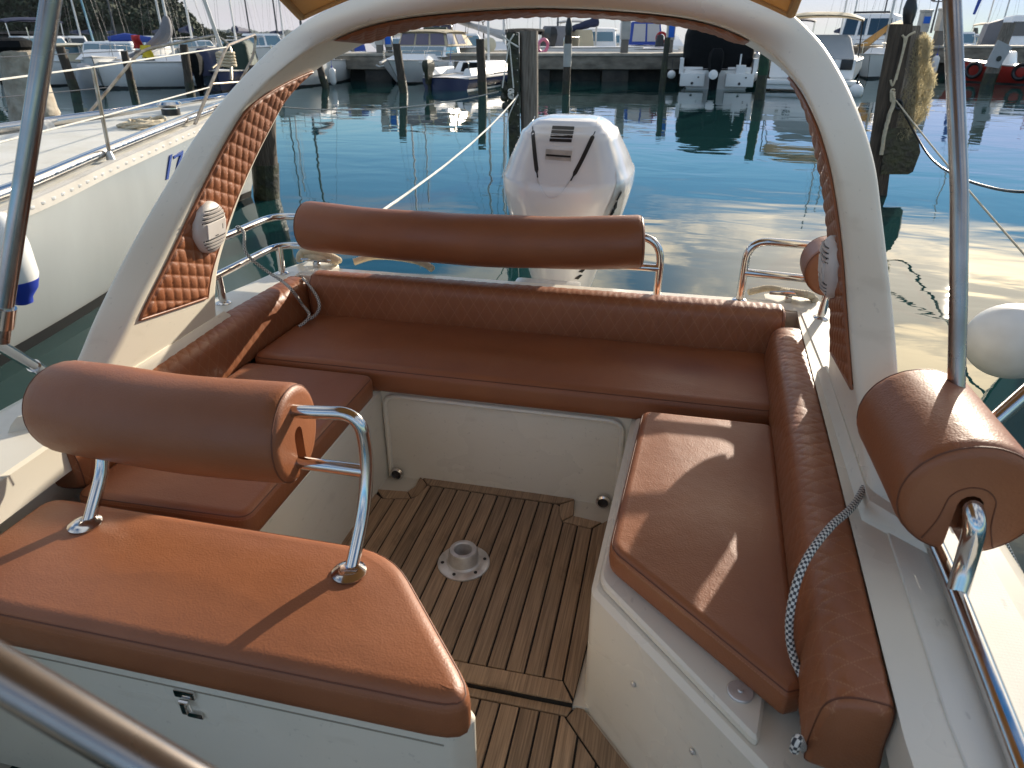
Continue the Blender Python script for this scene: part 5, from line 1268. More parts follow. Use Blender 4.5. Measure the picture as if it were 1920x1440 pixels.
# --- boat under black tarpaulin, stern towards us
d = dw(166); t = boat_at('motor_boat', 'white motorboat shrouded in a black tarpaulin, stern and black outboard towards the camera', 1336, d+2.4, R(2))
e = hull_parts(t, 5.6, 2.62, 0.78, 0.62, M['hull_white'], 1, 0.5)
k = 1/ppm(d, 0)
for x0, x1 in ((-1.28, -0.42), (0.30, 1.26)):
    b = MB(); b.box((x0, -3.05, 0.10), (x1, -2.7, 0.52), 0.03); b.build('bathing_platform', M['hull_white'], t)
    b = MB(); b.lathe([(0.05, 0), (0.045, 0.02)], ((x0+x1)/2, -3.05, 0.2), (0, -1, 0), 10); b.lathe([(0.03, 0), (0.028, 0.02)], ((x0+x1)/2+0.2, -3.05, 0.40), (0, -1, 0), 8); b.build('drain_port', M['black'], t)
    b = MB(); b.box((x0+0.05, -2.72, 0.5), (x1-0.1, -2.62, 0.72), 0.03); b.build('transom_panel', M['deck_white'], t)
for x0 in (-1.34, 1.20):
    b = MB(); b.loft([[(x0, -2.85, z0), (x0+0.14, -2.85, z0), (x0+0.14, -2.0, z0), (x0, -2.0, z0)] for z0 in (0.5, 1.0)], True, True, True); b.build('quarter_coaming', M['hull_white'], t)
b = MB(); rings = []
hh = hy(38, d)
for v, (w_, yv) in zip((0.50, 0.95, 1.3, 1.75, hh-0.28, hh-0.12, hh-0.02, hh+0.02), ((1.18, -2.62), (1.25, -2.60), (1.27, -2.5), (1.25, -2.42), (1.20, -2.34), (1.05, -2.28), (.75, -2.2), (.3, -2.0))):
    ring = []
    for i in range(28):
        a = 2*math.pi*i/28; ca, sa = math.cos(a), math.sin(a)
        x = w_*math.copysign(abs(ca)**.35, ca); y = -0.4+(abs(yv)-0.4)*math.copysign(abs(sa)**.35, sa)
        fold = 0.045*math.sin(x*7+v*2)+0.03*math.sin(x*15)
        ring.append((x, y+fold*(1 if sa < 0 else 0), v + (0.12*math.sin(x*2.2) if v < 0.7 else 0)))
    rings.append(ring)
b.loft(rings, True, True, True); b.build('black_cover', M['tarp_black'], t, ang=70)
b = MB(); b.box((-.3, -1.8, hh), (.5, -0.6, hh+0.10), 0.04); b.build('roof_top', M['deck_white'], t)
outboard(t, -0.10, -3.0, 0.62, 1.35, M['tarp_black'])
b = MB(); b.lathe([(0.02, 0), (0.16, 0.03), (0.05, 0.07)], (-0.16, -3.40, 0.50), (0, -1, 0.2), 14); b.build('propeller_disc', M['hull_white'], t)
for x_, yy in ((0.78, 0.92),):
    b = MB(); b.box((x_-.16, -3.0, .52), (x_+.16, -2.74, .80), .02); b.tube([(x_-.05, -2.9, .8), (x_-.05, -2.9, 1.15)], .03, 6); b.build('boarding_ladder', M['deck_white'], t)
fender(1420, d+1.0, zy(99, d+1), 0.64, 0.13, 'white cylinder fender right of the black tarpaulin')
def ballf(x, d, z, r, label, m=M['hull_white']):
    P0 = wp(x, d, z); t = thing('fender', label, 'fender', tuple(P0), 0, 'fenders hung from boats')
    b = MB(); b.ball((0, 0, 0), r, 20, 12); b.build('body', m, t)
    b = MB(); b.lathe([(r*.22, 0), (r*.18, r*.25), (r*.08, r*.3)], (0, 0, r*.96), seg=10); b.tube([(0, 0, r*1.2), (0.0, 0.05, r*1.2+.35)], 0.010, 5); b.build('eye', M['black'], t)
ballf(1412, d+0.2, zy(143, d+.2), 0.19, 'white ball fender at the right quarter of the black tarpaulin boat')
ballf(1259, d+0.6, zy(140, d+.6), 0.15, 'small bluish white ball fender left of the black tarpaulin boat')
# --- white cruiser with grey cover behind the right arch leg
d = dw(170); t = boat_at('motor_cruiser', 'white sports cruiser with grey tonneau cover and raised bimini, stern towards the camera', 1524, d+3.0, R(-3), 'motor cruiser')
e = hull_parts(t, 6.6, 3.1, 1.15, 0.95, M['hull_white'], 1, 0.6)
b = MB(); b.box((-1.5, -4.0, 0.22), (1.5, -3.2, 0.36), 0.04); b.box((-1.45, -3.9, 0.06), (1.45, -3.25, 0.22), 0.03); b.build('bathing_platform', M['hull_white'], t)
b = MB(); b.box((-1.36, -3.36, 0.40), (1.36, -3.28, 1.0), 0.05); b.build('transom_panel', M['deck_white'], t)
b = MB(); b.box((0.9, -3.40, 0.68), (1.28, -3.35, 1.0), 0.03); b.build('dark_hatch', M['black'], t)
b = MB(); b.box((-0.98, -3.375, 0.64), (-0.86, -3.362, 0.76), 0.002); b.build('maker_plate', M['ped'], t)
def script_word(root, text, x, y, z, size, m, rot=(math.pi/2, 0, 0), shear=0.3, name='name_lettering'):
    cu = bpy.data.curves.new('txt', 'FONT'); cu.body = text; cu.size = size; cu.shear = shear; cu.extrude = 0.004
    tmp = bpy.data.objects.new('txt', cu); COL.objects.link(tmp); dg = bpy.context.evaluated_depsgraph_get()
    me = bpy.data.meshes.new_from_object(tmp.evaluated_get(dg)); bpy.data.objects.remove(tmp); bpy.data.curves.remove(cu)
    me.materials.clear(); me.materials.append(m)
    o = bpy.data.objects.new(name, me); link(o, root); o.location = (x, y, z); o.rotation_euler = rot; return o
script_word(t, 'Sp', -0.80, -3.372, 0.62, 0.34, M['mast_dark'])
frustum(t, 'tonneau_cover', -1.1, 1.3, -2.9, -0.6, 1.0, 1.75, 0.25, .3, .2, M['tarp_lgrey'], 0.12)
canopy(t, -1.35, 1.35, -3.0, -0.2, hy(36, d+2), 0.22, M['tarp_beige'], 0.1)
posts(t, [[(s*1.4, -2.2, 1.0), (s*1.32, -2.6, hy(36, d+2)-.05)] for s in (-1, 1)]+[[(s*1.4, -2.2, 1.0), (s*1.3, -.6, hy(36, d+2)-.05)] for s in (-1, 1)], 0.022, M['mast_dark'], 'canopy_frame')
ballf(1605, dw(182)+0.2, zy(172, dw(182)), 0.22, 'white ball fender just right of the right arch leg')
# --- sailing boat with ochre tent, bow towards us
d = dw(150); t = boat_at('sailing_boat', 'white sailboat with ochre boom tent, bow towards the camera beside the leaning pile', 1650, d+3.2, R(-10), 'sailboat')
e = hull_parts(t, 7.0, 2.5, 1.0, 0.85, M['hull_white'], -1, 0.6)
frustum(t, 'coachroof', -0.7, 0.7, -1.6, 1.2, 0.9, 1.22, 0.15, .5, .1, M['deck_white'])
b = MB(); b.loft([[(-1.15, y, 1.25), (0, y, 2.15+0.12*i), (1.15, y, 1.25)] for i, y in enumerate((-1.0, 0.6, 2.2))], False); b.build('boom_tent', M['tarp_ochre'], t)
b = MB(); b.loft([[(-1.35, -0.9+.2*i, 1.15+.55*i), (-1.22, -0.95+.2*i, 1.35+.55*i), (-1.30, -1.0+.2*i, 1.32+.55*i)] for i in range(3)], True, True, True); b.build('white_flap', M['deck_white'], t)
mast(t, 0, -0.6, 1.2, 8.5, 0.055, M['mast'], (.5,), [(0, -3.4, 1.0), (-1.1, -.4, .9), (1.1, -.4, .9)])
guard(t, e, 8, 13, 0.45)
# --- big white cabin behind it
t = boat_at('motor_yacht', 'white motor yacht with dark wraparound windows behind the sports cruiser', 1618, 46, R(-8), 'motor yacht')
hull_parts(t, 8.5, 3.4, 1.3, 1.1, M['hull_white'], -1, 0.6)
pn = frustum(t, 'cabin', -1.45, 1.45, -1.8, 2.2, 1.15, hy(27, 46), 0.12, .35, .1, M['deck_white'], .1)
pn('near', .05, .47, .35, .86); pn('near', .53, .95, .35, .86); pn('left', .1, .9, .4, .84); pn('right', .1, .9, .4, .84)
frustum(t, 'roof_rack', -1.1, .9, -.4, .4, hy(27, 46)+.06, hy(27, 46)+.16, .02, .02, .02, M['black'], .02)
posts(t, [fillet([(-1.5, -2.2, 1.2), (-1.5, -2.6, 1.7), (1.5, -2.6, 1.7), (1.5, -2.2, 1.2)], .2), [(-1.5, -2.6, 1.5), (1.5, -2.6, 1.5)]], 0.02, name='bow_rail')
# --- yacht at the far right
t = boat_at('motor_yacht', 'white motor yacht at the far right with grey mesh aft screen', 1905, 46, R(10), 'motor yacht')
hull_parts(t, 8.0, 3.2, 1.2, 1.1, M['hull_white'], -1, .5)
pn = frustum(t, 'cabin', -1.3, 1.8, -1.6, 2.0, 1.1, hy(29, 46), .15, .3, .1, M['deck_white'], .12); pn('near', .05, .48, .35, .8); pn('near', .52, .95, .35, .8)
b = MB(); b.loft([[(-2.3, -.6, 1.1), (-2.15, -.6, hy(44, 46)), (-1.45, -.6, hy(36, 46)), (-1.35, -.6, 1.1)], [(-2.3, 1.2, 1.1), (-2.15, 1.2, hy(44, 46)), (-1.45, 1.2, hy(36, 46)), (-1.35, 1.2, 1.1)]], True, True, True); b.build('mesh_screen', M['tarp_grey'], t)
fl = MB(); fl.tube([(1.0, -1, hy(29, 46)), (1.1, -1, hy(29, 46)+.7)], .02, 6); fl.box((1.0, -1.01, hy(29, 46)+.45), (1.22, -.99, hy(29, 46)+.68)); fl.build('ensign', M['redcloth'], t)
# --- red boat
d = dw(160); t = boat_at('work_boat', 'low red workboat with black tyre fenders behind the pale board', 1878, d+1.6, R(70), 'workboat')
e = hull_parts(t, 4.6, 1.9, 0.85, 0.6, M['red'], 1, .4)
outboard(t, 0.2, -1.7, 0.85, 1.25, M['tarp_lgrey'], 1)
b = MB()
for x_, y_ in ((-.98, -.9), (-.98, .8)): b.tube([(x_, y_+.26*math.cos(R(a)), .46+.26*math.sin(R(a))) for a in range(0, 360, 24)], .075, 8, closed=True)
b.build('tyre_fenders', M['black'], t)['kind'] = 'stuff'
frustum(t, 'wheel_box', -.4, .5, -.2, .6, .7, 1.15, .06, .1, .1, M['hull_white'])
fender(1757, DQ2-0.5, zy(104, DQ2-.5), .85, .17, 'white fender with blue top hanging right of the leaning pile')

# --- left-hand group
d = dw(163); t = boat_at('motor_boat', 'small cream wheelhouse fishing boat at the left', 150, d+1.8, R(-62), 'fishing boat')
e = hull_parts(t, 5.4, 2.0, 0.95, 0.72, M['hull_white'], -1, .5)
pn = frustum(t, 'wheelhouse', -.75, .75, -1.0, .3, .8, hy(84, d+1.5), .08, .22, .05, M['cream'], .06)
for f in ('near', 'right', 'left'): pn(f, .12, .88, .48, .88, M['glass_blue'])
canopy(t, -.85, .85, -.9, .5, hy(84, d+1.5), .06, M['cream'], .03, 'wheelhouse_roof')
pn = frustum(t, 'canvas_shelter', -.85, .85, .4, 2.4, .75, hy(82, d+1.5), .08, .02, .1, M['tarp_grey'], .05); pn('right', .1, .5, .3, .85, M['vinyl'], 'vinyl_window'); pn('left', .5, .9, .3, .85, M['vinyl'], 'vinyl_window')
posts(t, [[(0, -1.4, .9), (0, -1.4, 2.0)]], .02)
t = boat_at('motor_boat', 'white motorboat with charcoal canopy at the far left edge', 48, 33, R(-20))
e = hull_parts(t, 6.0, 2.5, 1.0, .85, M['hull_white'], -1, .5)
pn = frustum(t, 'cabin', -1.0, 1.0, -1.2, 1.0, .9, 1.5, .12, .4, .05, M['deck_white']); pn('near', .08, .92, .2, .85)
pn = frustum(t, 'canvas_enclosure', -1.1, 1.1, .4, 2.8, 1.3, hy(66, 33), .1, .1, .2, M['tarp_grey'], .08); canopy(t, -1.25, 1.25, 0, 3.0, hy(64, 33), .12, M['tarp_black'])
t = boat_at('motor_boat', 'white motorboat under a navy bimini behind the cream wheelhouse', 128, 37, R(10))
hull_parts(t, 6.5, 2.6, 1.1, .9, M['hull_white'], -1, .5); pn = frustum(t, 'cabin', -1.1, 1.1, -1.4, 1.2, 1.0, 1.7, .12, .4, .05, M['deck_white']); pn('near', .06, .94, .25, .85)
canopy(t, -1.7, 1.2, -.6, 2.0, hy(76, 37), .14, M['tarp_navy']); posts(t, [[(s, -.4, 1.0), (s, -.4, hy(76, 37))] for s in (-1.4, 1.0)], .02)
d = dw(166); t = boat_at('motor_cruiser', 'white pilothouse cruiser with bluish windows and blue sail bag on its roof', 226, d+2.6, R(-12), 'motor cruiser')
e = hull_parts(t, 6.4, 2.3, 1.05, .85, M['hull_white'], -1, .6)
pn = frustum(t, 'pilothouse', -1.0, 1.0, -.9, 1.5, .9, hy(78, d+2), .12, .35, .08, M['deck_white'], .08)
for a, c in ((.06, .34), (.37, .63), (.66, .94)): pn('near', a, c, .45, .88, M['glass_blue'])
pn('right', .1, .85, .45, .88, M['glass_blue']); pn('left', .1, .85, .45, .88, M['glass_blue'])
frustum(t, 'forward_cabin', -.8, .8, -2.3, -.7, .95, 1.25, .2, .6, .05, M['deck_white'])
b = MB(); b.tube([(-.1, .2, hy(74, d+2)), (.5, .3, hy(72, d+2)+.02), (1.35, .6, hy(75, d+2))], [.10, .17, .10], 10); b.build('blue_sail_bag', M['tarp_blue'], t)
guard(t, e, 8, 13, .42)
for nm_, m_, x_, y_, w_, h_ in (('red_cloth', M['redcloth'], 256, 78, .34, .42), ('yellow_cloth', M['yellow'], 274, 96, .40, .40)):
    P0 = wp(x_, d+.4, zy(y_, d+.4)); b = MB(); b.grid(lambda u, v: Vector(((u-.5)*w_, 0.06*math.sin(u*9+v*3)+.05*math.sin(v*7), (v-.5)*h_)), 8, 8)
    o = b.build(nm_, m_); o.location = P0; o.rotation_euler = (0, 0, YAW); so2 = o.modifiers.new('thick', 'SOLIDIFY'); so2.thickness = .03
    tag(o, 'red cloth hung up to dry over the bow rail at left' if nm_[0] == 'r' else 'bright yellow cloth hanging below the sail bag at left', 'cloth')
d = dw(166); P0 = wp(157, d-0.6, zy(122, d))
b = MB(); b.lathe([(.05, .08), (.22, 0), (.30, -.25), (.33, -.55), (.26, -.85), (.1, -.95)], (0, 0, 0), seg=14); o = b.build('covered_outboard', M['tarp_lgrey']); o.location = P0; o.rotation_euler = (R(14), R(16), 0)
tag(o, 'outboard wrapped in a white cover beside the slim leaning pile', 'covered outboard')
# white sailboat with grey sail cover
d = dw(167); t = boat_at('sailing_boat', 'white sailboat lying broadside with grey sail cover drooping from its mast', 316, d+1.3, R(74), 'sailboat')
e = hull_parts(t, 3.9, 2.2, .88, .86, M['hull_white'], -1, .25, full=3.4)
pn = frustum(t, 'coachroof', -.6, .6, -1.1, .9, .84, 1.08, .14, .3, .15, M['deck_white']); pn('right', .2, .4, .3, .8); pn('left', .2, .4, .3, .8)
frustum(t, 'wooden_hatch', -.25, .25, 0.35, .9, 1.0, 1.22, .02, .02, .02, M['pile_grey'], .02)
mast(t, 0, -.42, 1.0, 7.0, .05, M['mast'], (.6,), [(0, -1.9, .9), (0.95, -.4, .9), (-.95, -.4, .9), (0, 1.9, .9)])
b = MB(); b.tube(catmull([(0, -.42, hy(30, d+1.3)), (0, -.36, hy(50, d+1.3)), (0, -.22, hy(66, d+1.3)), (0, .3, hy(86, d+1.3)), (0, 1.15, hy(106, d+1.3))], 6), [.07+.17*math.sin(math.pi*min(1, i/24*1.15))**.8 for i in range(25)], 10); b.build('sail_cover', M['tarp_grey'], t)
fender(364, dw(170), zy(124, dw(170)), .5, .10, 'dark-tipped fender on the broadside white sailboat', ends=M['black'])
# dark covered boat between pulpit and pile
d = dw(176); t = boat_at('motor_boat', 'motorboat under dark green and navy covers behind the sailboat pulpit', 432, d+2.0, R(-8))
hull_parts(t, 4.6, 1.9, .7, .6, M['navy'], -1, .4)
frustum(t, 'green_cover', .0, 1.0, -1.0, 1.6, .6, hy(76, d+1.5), .1, .1, .2, M['tarp_green'], .12); frustum(t, 'navy_cover', -1.0, .0, -2.0, 1.4, .55, 1.35, .25, .4, .2, M['tarp_navy'], .15)
outboard(t, -.6, -2.1, .7, 1.0, M['tarp_black'], -1)
# boats behind the left arch leg and beyond the quay
d = dw(165); t = boat_at('sailing_boat', 'white sailboat bow showing behind the left arch leg', 578, d+2.2, R(-20), 'sailboat')
e = hull_parts(t, 5.8, 2.2, 1.0, .8, M['hull_white'], -1, .5); frustum(t, 'coachroof', -.7, .7, -1.0, 1.6, .85, 1.2, .15, .5, .1, M['deck_white']); guard(t, e, 8, 13, .45)
mast(t, 0, 0, 1.1, 8.0, .05, M['mast_dark'], (.45,), [(0, -2.7, 1.0), (-1, .2, .9), (1, .2, .9)]); boom(t, (0, 0.1, 1.8), (0, 2.4, 1.75), .13, M['tarp_navy'])
fender(622, dw(165)+.6, zy(128, dw(165)), .6, .12, 'grey white fender right of the left arch leg')
t = boat_at('sailing_boat', 'small boat with blue tarpaulin and white sail beyond the quay left of the pedestals', 672, 37, R(30), 'sailboat')
hull_parts(t, 5.2, 2.2, 1.0, .95, M['hull_white'], -1, .5); frustum(t, 'blue_cover', -.6, .25, -.6, .6, .95, hy(64, 37), .08, .1, .1, M['tarp_blue'], .05)
b = MB(); b.grid(lambda u, v: Vector((.2+.95*u+.1*v, -.5+.1*math.sin(u*3), hy(62, 37)-(.25+.75*u)*1.0*v - .5*u*(1-v))), 8, 8); o = b.build('sail_cloth', M['deck_white'], t); so2 = o.modifiers.new('thick', 'SOLIDIFY'); so2.thickness = .04
outboard(t, -1.2, -1.6, 1.25, .9, M['ped_low'], -1, 'outboard')
t = boat_at('motor_boat', 'small white open boat beyond the quay at the arch edge', 622, 35, R(50)); hull_parts(t, 4.2, 1.7, 1.05, .9, M['hull_white'], -1, .4); frustum(t, 'cuddy', -.5, .5, -1.2, .0, .95, 1.28, .12, .4, .1, M['deck_white'])
t = boat_at('sailing_boat', 'sailboat with white furled sail on a slanting boom beyond the quay', 915, 38, R(15), 'sailboat')
hull_parts(t, 7.2, 2.5, 1.1, 1.0, M['hull_white'], -1, .5); frustum(t, 'coachroof', -.8, .8, -1.2, 1.6, 1.05, 1.45, .15, .5, .1, M['deck_white'])
mast(t, .7, -.5, 1.3, 9, .06, M['mast'], (.5,), [(0, -3.5, 1.1), (-1.2, 0, 1.0), (1.2, 0, 1.0)]); boom(t, (.7, -.5, hy(66, 38)), (-1.6, -.4, hy(40, 38)), .16, M['tarp_lgrey'], 'furled_sail'); boom(t, (-1.7, .2, hy(45, 38)), (-3.2, .3, hy(43, 38)), .2, M['tarp_navy'])
canopy(t, -3.0, -1.4, .4, 2.0, hy(58, 38), .12, M['tarp_navy']); posts(t, [[(s, .6, 1.0), (s, .6, hy(58, 38))] for s in (-2.9, -1.5)], .02)
P0 = wp(918, 34, zy(84, 34)); b = MB(); b.ball((0, 0, 0), .5, 18, 10, sc=(.58, .06, .62)); o = b.build('paddle_board', M['cream']); o.location = P0; o.rotation_euler = (0, R(12), YAW); tag(o, 'cream round-nosed paddle board standing on the quay behind the piles', 'paddle board')
t = boat_at('motor_boat', 'boat with long black bimini beyond the quay right of the double pile', 985, 39, R(20)); hull_parts(t, 5.5, 2.3, 1.0, .95, M['hull_white'], -1, .5)
canopy(t, -1.4, 1.5, -.8, 1.6, hy(62, 39), .22, M['tarp_black']); posts(t, [[(s, -.5, 1.0), (s, -.5, hy(60, 39))] for s in (-1.2, 1.3)], .02); outboard(t, .3, -2.7, 1.45, 1.2, M['black'])
t = boat_at('motor_boat', 'boat under a boxy grey cover beyond the quay beside the lamp post', 1042, 41, R(0)); hull_parts(t, 5.5, 2.3, 1.0, .95, M['hull_white'], -1, .5)
frustum(t, 'grey_cover', -.9, .75, -1.2, 1.2, 1.0, hy(49, 41), .18, .15, .1, M['tarp_grey'], .06)
P0 = wp(1018, 33.5, zy(86, 33.5)); b = MB(); b.tube([(.26*math.cos(R(a)), 0, .26*math.sin(R(a))) for a in range(0, 360, 20)], .07, 10, closed=True); o = b.build('life_ring', M['pink']); o.location = P0; o.rotation_euler = (R(10), R(5), YAW+.6); tag(o, 'pink and white life ring on the quay beside the double pile', 'life ring')
t = boat_at('motor_boat', 'low white motorboat beyond the quay behind the capped pile', 1105, 35.5, R(65)); e = hull_parts(t, 5.2, 2.0, 1.25, 1.2, M['hull_white'], -1, .5); posts(t, [fillet([(-.8, 1.0, 1.2), (-.8, 1.0, 1.65), (.8, 1.0, 1.65), (.8, 1.0, 1.2)], .1)], .02)
t = boat_at('motor_boat', 'white cabin boat with flat windscreen beyond the quay, left of the radar arch cruiser', 1122, 44, R(0)); hull_parts(t, 6, 2.5, 1.1, 1.0, M['hull_white'], -1, .5)
pn = frustum(t, 'cabin', -.95, .95, -1.0, 1.4, 1.0, hy(54, 44), .12, .2, .05, M['deck_white']); pn('near', .08, .92, .4, .85, M['glass_blue']); canopy(t, -1.0, 1.0, -.8, 1.4, hy(54, 44), .08, M['deck_white'])
t = boat_at('sailing_boat', 'sailboat with blue grey boom cover beyond the quay behind the capped pile', 1085, 42, R(40), 'sailboat'); hull_parts(t, 6, 2.4, 1.1, 1.0, M['hull_white'], -1, .5); boom(t, (.9, -.3, hy(40, 42)), (-.8, 0, hy(56, 42)), .2, M['tarp_navy']); frustum(t, 'beige_shelter', -.6, .6, -.6, 1.0, 1.0, hy(56, 42), .12, .1, .1, M['tarp_beige']); mast(t, .9, -.3, 1.2, 8, .05, M['mast'], (.5,), [(0, -3, 1.1), (1.2, 0, 1.0)])
t = boat_at('motor_cruiser', 'white cruiser with a tall white radar arch and blue-framed windscreen beyond the quay', 1203, 37, R(8), 'motor cruiser'); e = hull_parts(t, 6.2, 2.7, 1.3, 1.15, M['hull_white'], 1, .5)
b = MB(); zt_ = hy(31, 37)
b.tube(fillet([(-1.22, -1.0, 1.1), (-1.22, -.7, zt_-.25), (-1.0, -.6, zt_), (.9, -.6, zt_), (1.12, -.7, zt_-.3), (1.35, -1.0, 1.1)], .45, 10), .075, 10); b.build('radar_arch', M['deck_white'], t)
pn = frustum(t, 'windscreen', -.7, .95, .2, 1.4, 1.3, hy(40, 37), .12, .3, .3, M['tarp_blue'], .05)
pn('near', .08, .47, .15, .9, M['tarp_lgrey']); pn('near', .53, .92, .15, .9, M['tarp_lgrey'])
b = MB(); b.loft([[(1.0, -2.2, z), (1.5, -2.2, z), (1.5, .6, z), (1.0, .6, z)] for z in (1.0, 1.3)]+[[(1.1, -1.2, 1.75), (1.35, -1.2, 1.75), (1.3, .4, 1.75), (1.1, .4, 1.75)]], True, True, True); b.build('quarter_coaming', M['deck_white'], t)
frustum(t, 'helm_seat', .35, .75, -1.4, -1.0, 1.25, 1.75, .05, .05, .05, M['black'])
P0 = wp(1240, 36, zy(71, 36)); b = MB(); b.tube([(.22*math.cos(R(a)), 0, .22*math.sin(R(a))) for a in range(0, 360, 20)], .06, 10, closed=True); o = b.build('life_ring', M['redcloth']); o.location = P0; o.rotation_euler = (0, 0, YAW); tag(o, 'reddish life ring right of the radar arch cruiser', 'life ring')
t = boat_at('motor_boat', 'white motorboat behind the green pile', 1428, 36, R(0)); hull_parts(t, 5, 2, 1.1, 1.0, M['hull_white'], -1, .5); frustum(t, 'cabin', -.6, .6, -.8, 1.0, 1.0, hy(52, 36), .1, .3, .1, M['tarp_grey'])
t = boat_at('sailing_boat', 'sailboat with blue furled jib at the right, behind the awning pole', 1800, 50, R(0), 'sailboat'); hull_parts(t, 7, 2.5, 1.1, 1.0, M['hull_white'], -1, .5); b = MB(); b.tube([(0, -3, hy(28, 50)), (.25, -2, hy(-30, 50))], [.08, .14], 8); b.build('furled_jib', M['tarp_blue'], t); mast(t, .9, 0, 1, 9, .05, M['mast'], (.5,), [(0, -3, 1.1)])
# more boats filling the berths beyond the quays
def small_cruiser(x, d, label, rz=0, roof=None, top=M['tarp_navy'], L=6.0, B=2.4, fly=False, cab=True, mst=None, col=None, cat='motorboat'):
    t = boat_at('sailing_boat' if mst else 'motor_boat', label, x, d, R(rz), 'sailboat' if mst else cat); e = hull_parts(t, L, B, 1.25, 1.05, col or M['hull_white'], -1, .6)
    if cab:
        pn = frustum(t, 'cabin', -B*.38, B*.38, -L*.2, L*.18, 1.1, roof or 1.75, .14, .5, .1, M['deck_white'], .06)
        pn('near', .06, .47, .28, .86, M['glass_blue']); pn('near', .53, .94, .28, .86, M['glass_blue']); pn('left', .1, .9, .35, .85); pn('right', .1, .9, .35, .85)
        if fly: canopy(t, -B*.42, B*.42, -.4, L*.3, (roof or 1.75)+.55, .12, top); posts(t, [[(s*B*.38, y_, 1.1), (s*B*.40, y_, (roof or 1.75)+.5)] for s in (-1, 1) for y_ in (-.2, L*.26)], .02)
    guard(t, e, 8, 13, .45)
    if mst: mast(t, 0, 0, 1.2, 10, .06, M['mast'], (.5, .74), [(0, -L*.48, 1.2), (-B*.45, .2, 1.1), (B*.45, .2, 1.1), (0, L*.48, 1.1)]); boom(t, (0, .1, 2.0), (0, 2.6, 1.95), .15, top)
small_cruiser(92, 30.5, 'white cabin boat with blue-tinted windows between the two leftmost piles', 15, 1.7, fly=True, top=M['tarp_navy'])
small_cruiser(292, 37, 'white cabin boat behind the hanging yellow cloth', -10, 1.7)
small_cruiser(372, 39, 'white sailboat with navy boom cover behind the drooping grey sail cover', 12, 1.5, mst=True)
small_cruiser(452, 41, 'white sailboat with navy boom cover right of the yacht forestay', -15, 1.5, mst=True)
small_cruiser(500, 38, 'white cabin boat beside the outer shoulder of the left arch leg', 10, 1.8)
small_cruiser(645, 42, 'white boat with pale cabin beyond the quay left of the blue tarpaulin', 5, 1.9, fly=True, top=M['tarp_lgrey'])
small_cruiser(765, 43, 'white sailboat with navy boom cover behind the beige canopy cruiser', -10, 1.6, mst=True)
small_cruiser(862, 36, 'white cabin boat beyond the quay right of the beige canopy', 20, 1.8, fly=True, top=M['tarp_navy'])
small_cruiser(1072, 47, 'white boat with grey top beyond the lamp post', -5, 1.9, fly=True, top=M['tarp_lgrey'])
small_cruiser(1140, 50, 'distant white cabin boat left of the radar arch', 12, 1.8)
small_cruiser(1478, 42, 'white cabin boat behind the top of the right arch leg', 0, 1.9, fly=True, top=M['tarp_navy'])
small_cruiser(1565, 52, 'distant white sailboat with navy cover above the grey tonneau', 8, 1.6, mst=True)
small_cruiser(1690, 50, 'white sailboat hull behind the head of the heavy leaning pile', -6, 1.6, mst=True)
small_cruiser(1780, 46, 'white cabin boat half hidden by the awning pole', 10, 1.9)
small_cruiser(1838, 50, 'white boat with cream top left of the far yacht mesh screen', 0, 1.8, fly=True, top=M['tarp_beige'])
# plain masts of yachts farther off
for x_, d_, m_, lab in ((164, 52, 'mast', 'slim white mast rising behind the cream wheelhouse'), (186, 50, 'mast_blue', 'pale blue mast leaning beside the slim white mast'), (228, 58, 'mast_dark', 'thin dark mast before the wooded hill'), (318, 46, 'mast', 'thick white mast at the edge of the wooded hill'), (476, 62, 'mast_dark', 'dark mast with fittings left of the arch'), (527, 60, 'mast_dark', 'dark mast close beside the arch shoulder'), (537, 66, 'mast', 'shorter pale mast beside the arch shoulder'), (1585, 60, 'mast', 'thin mast above the sports cruiser bimini'), (1640, 64, 'mast_dark', 'thin mast left of the black pile cap'), (1668, 70, 'mast', 'pale mast directly left of the leaning pile head'), (1862, 66, 'mast', 'pale mast between the awning pole and the far yacht'), (1012, 58, 'mast', 'pale mast left of the two-headed lamp post'), (790, 60, 'mast', 'mast whose foot hides behind the beige canopy')):
    t = boat_at('sailing_boat', 'distant sailboat, '+lab, x_, d_, R(12), 'sailboat'); hull_parts(t, 7, 2.4, 1.1, 1.0, M['hull_white'], -1, .5); frustum(t, 'coachroof', -.7, .7, -1, 1.6, 1.0, 1.35, .15, .5, .1, M['deck_white'])
    mast(t, 0, 0, 1.2, 10.5, .065, M[m_], (.45, .72), [(0, -3.4, 1.1), (-1.1, .2, 1.0), (1.1, .2, 1.0), (0, 3.4, 1.0)], ((-0.05 if x_ == 186 else 0), 0)); boom(t, (0, .1, 1.9), (0, 2.6, 1.9), .13, M['tarp_navy'])

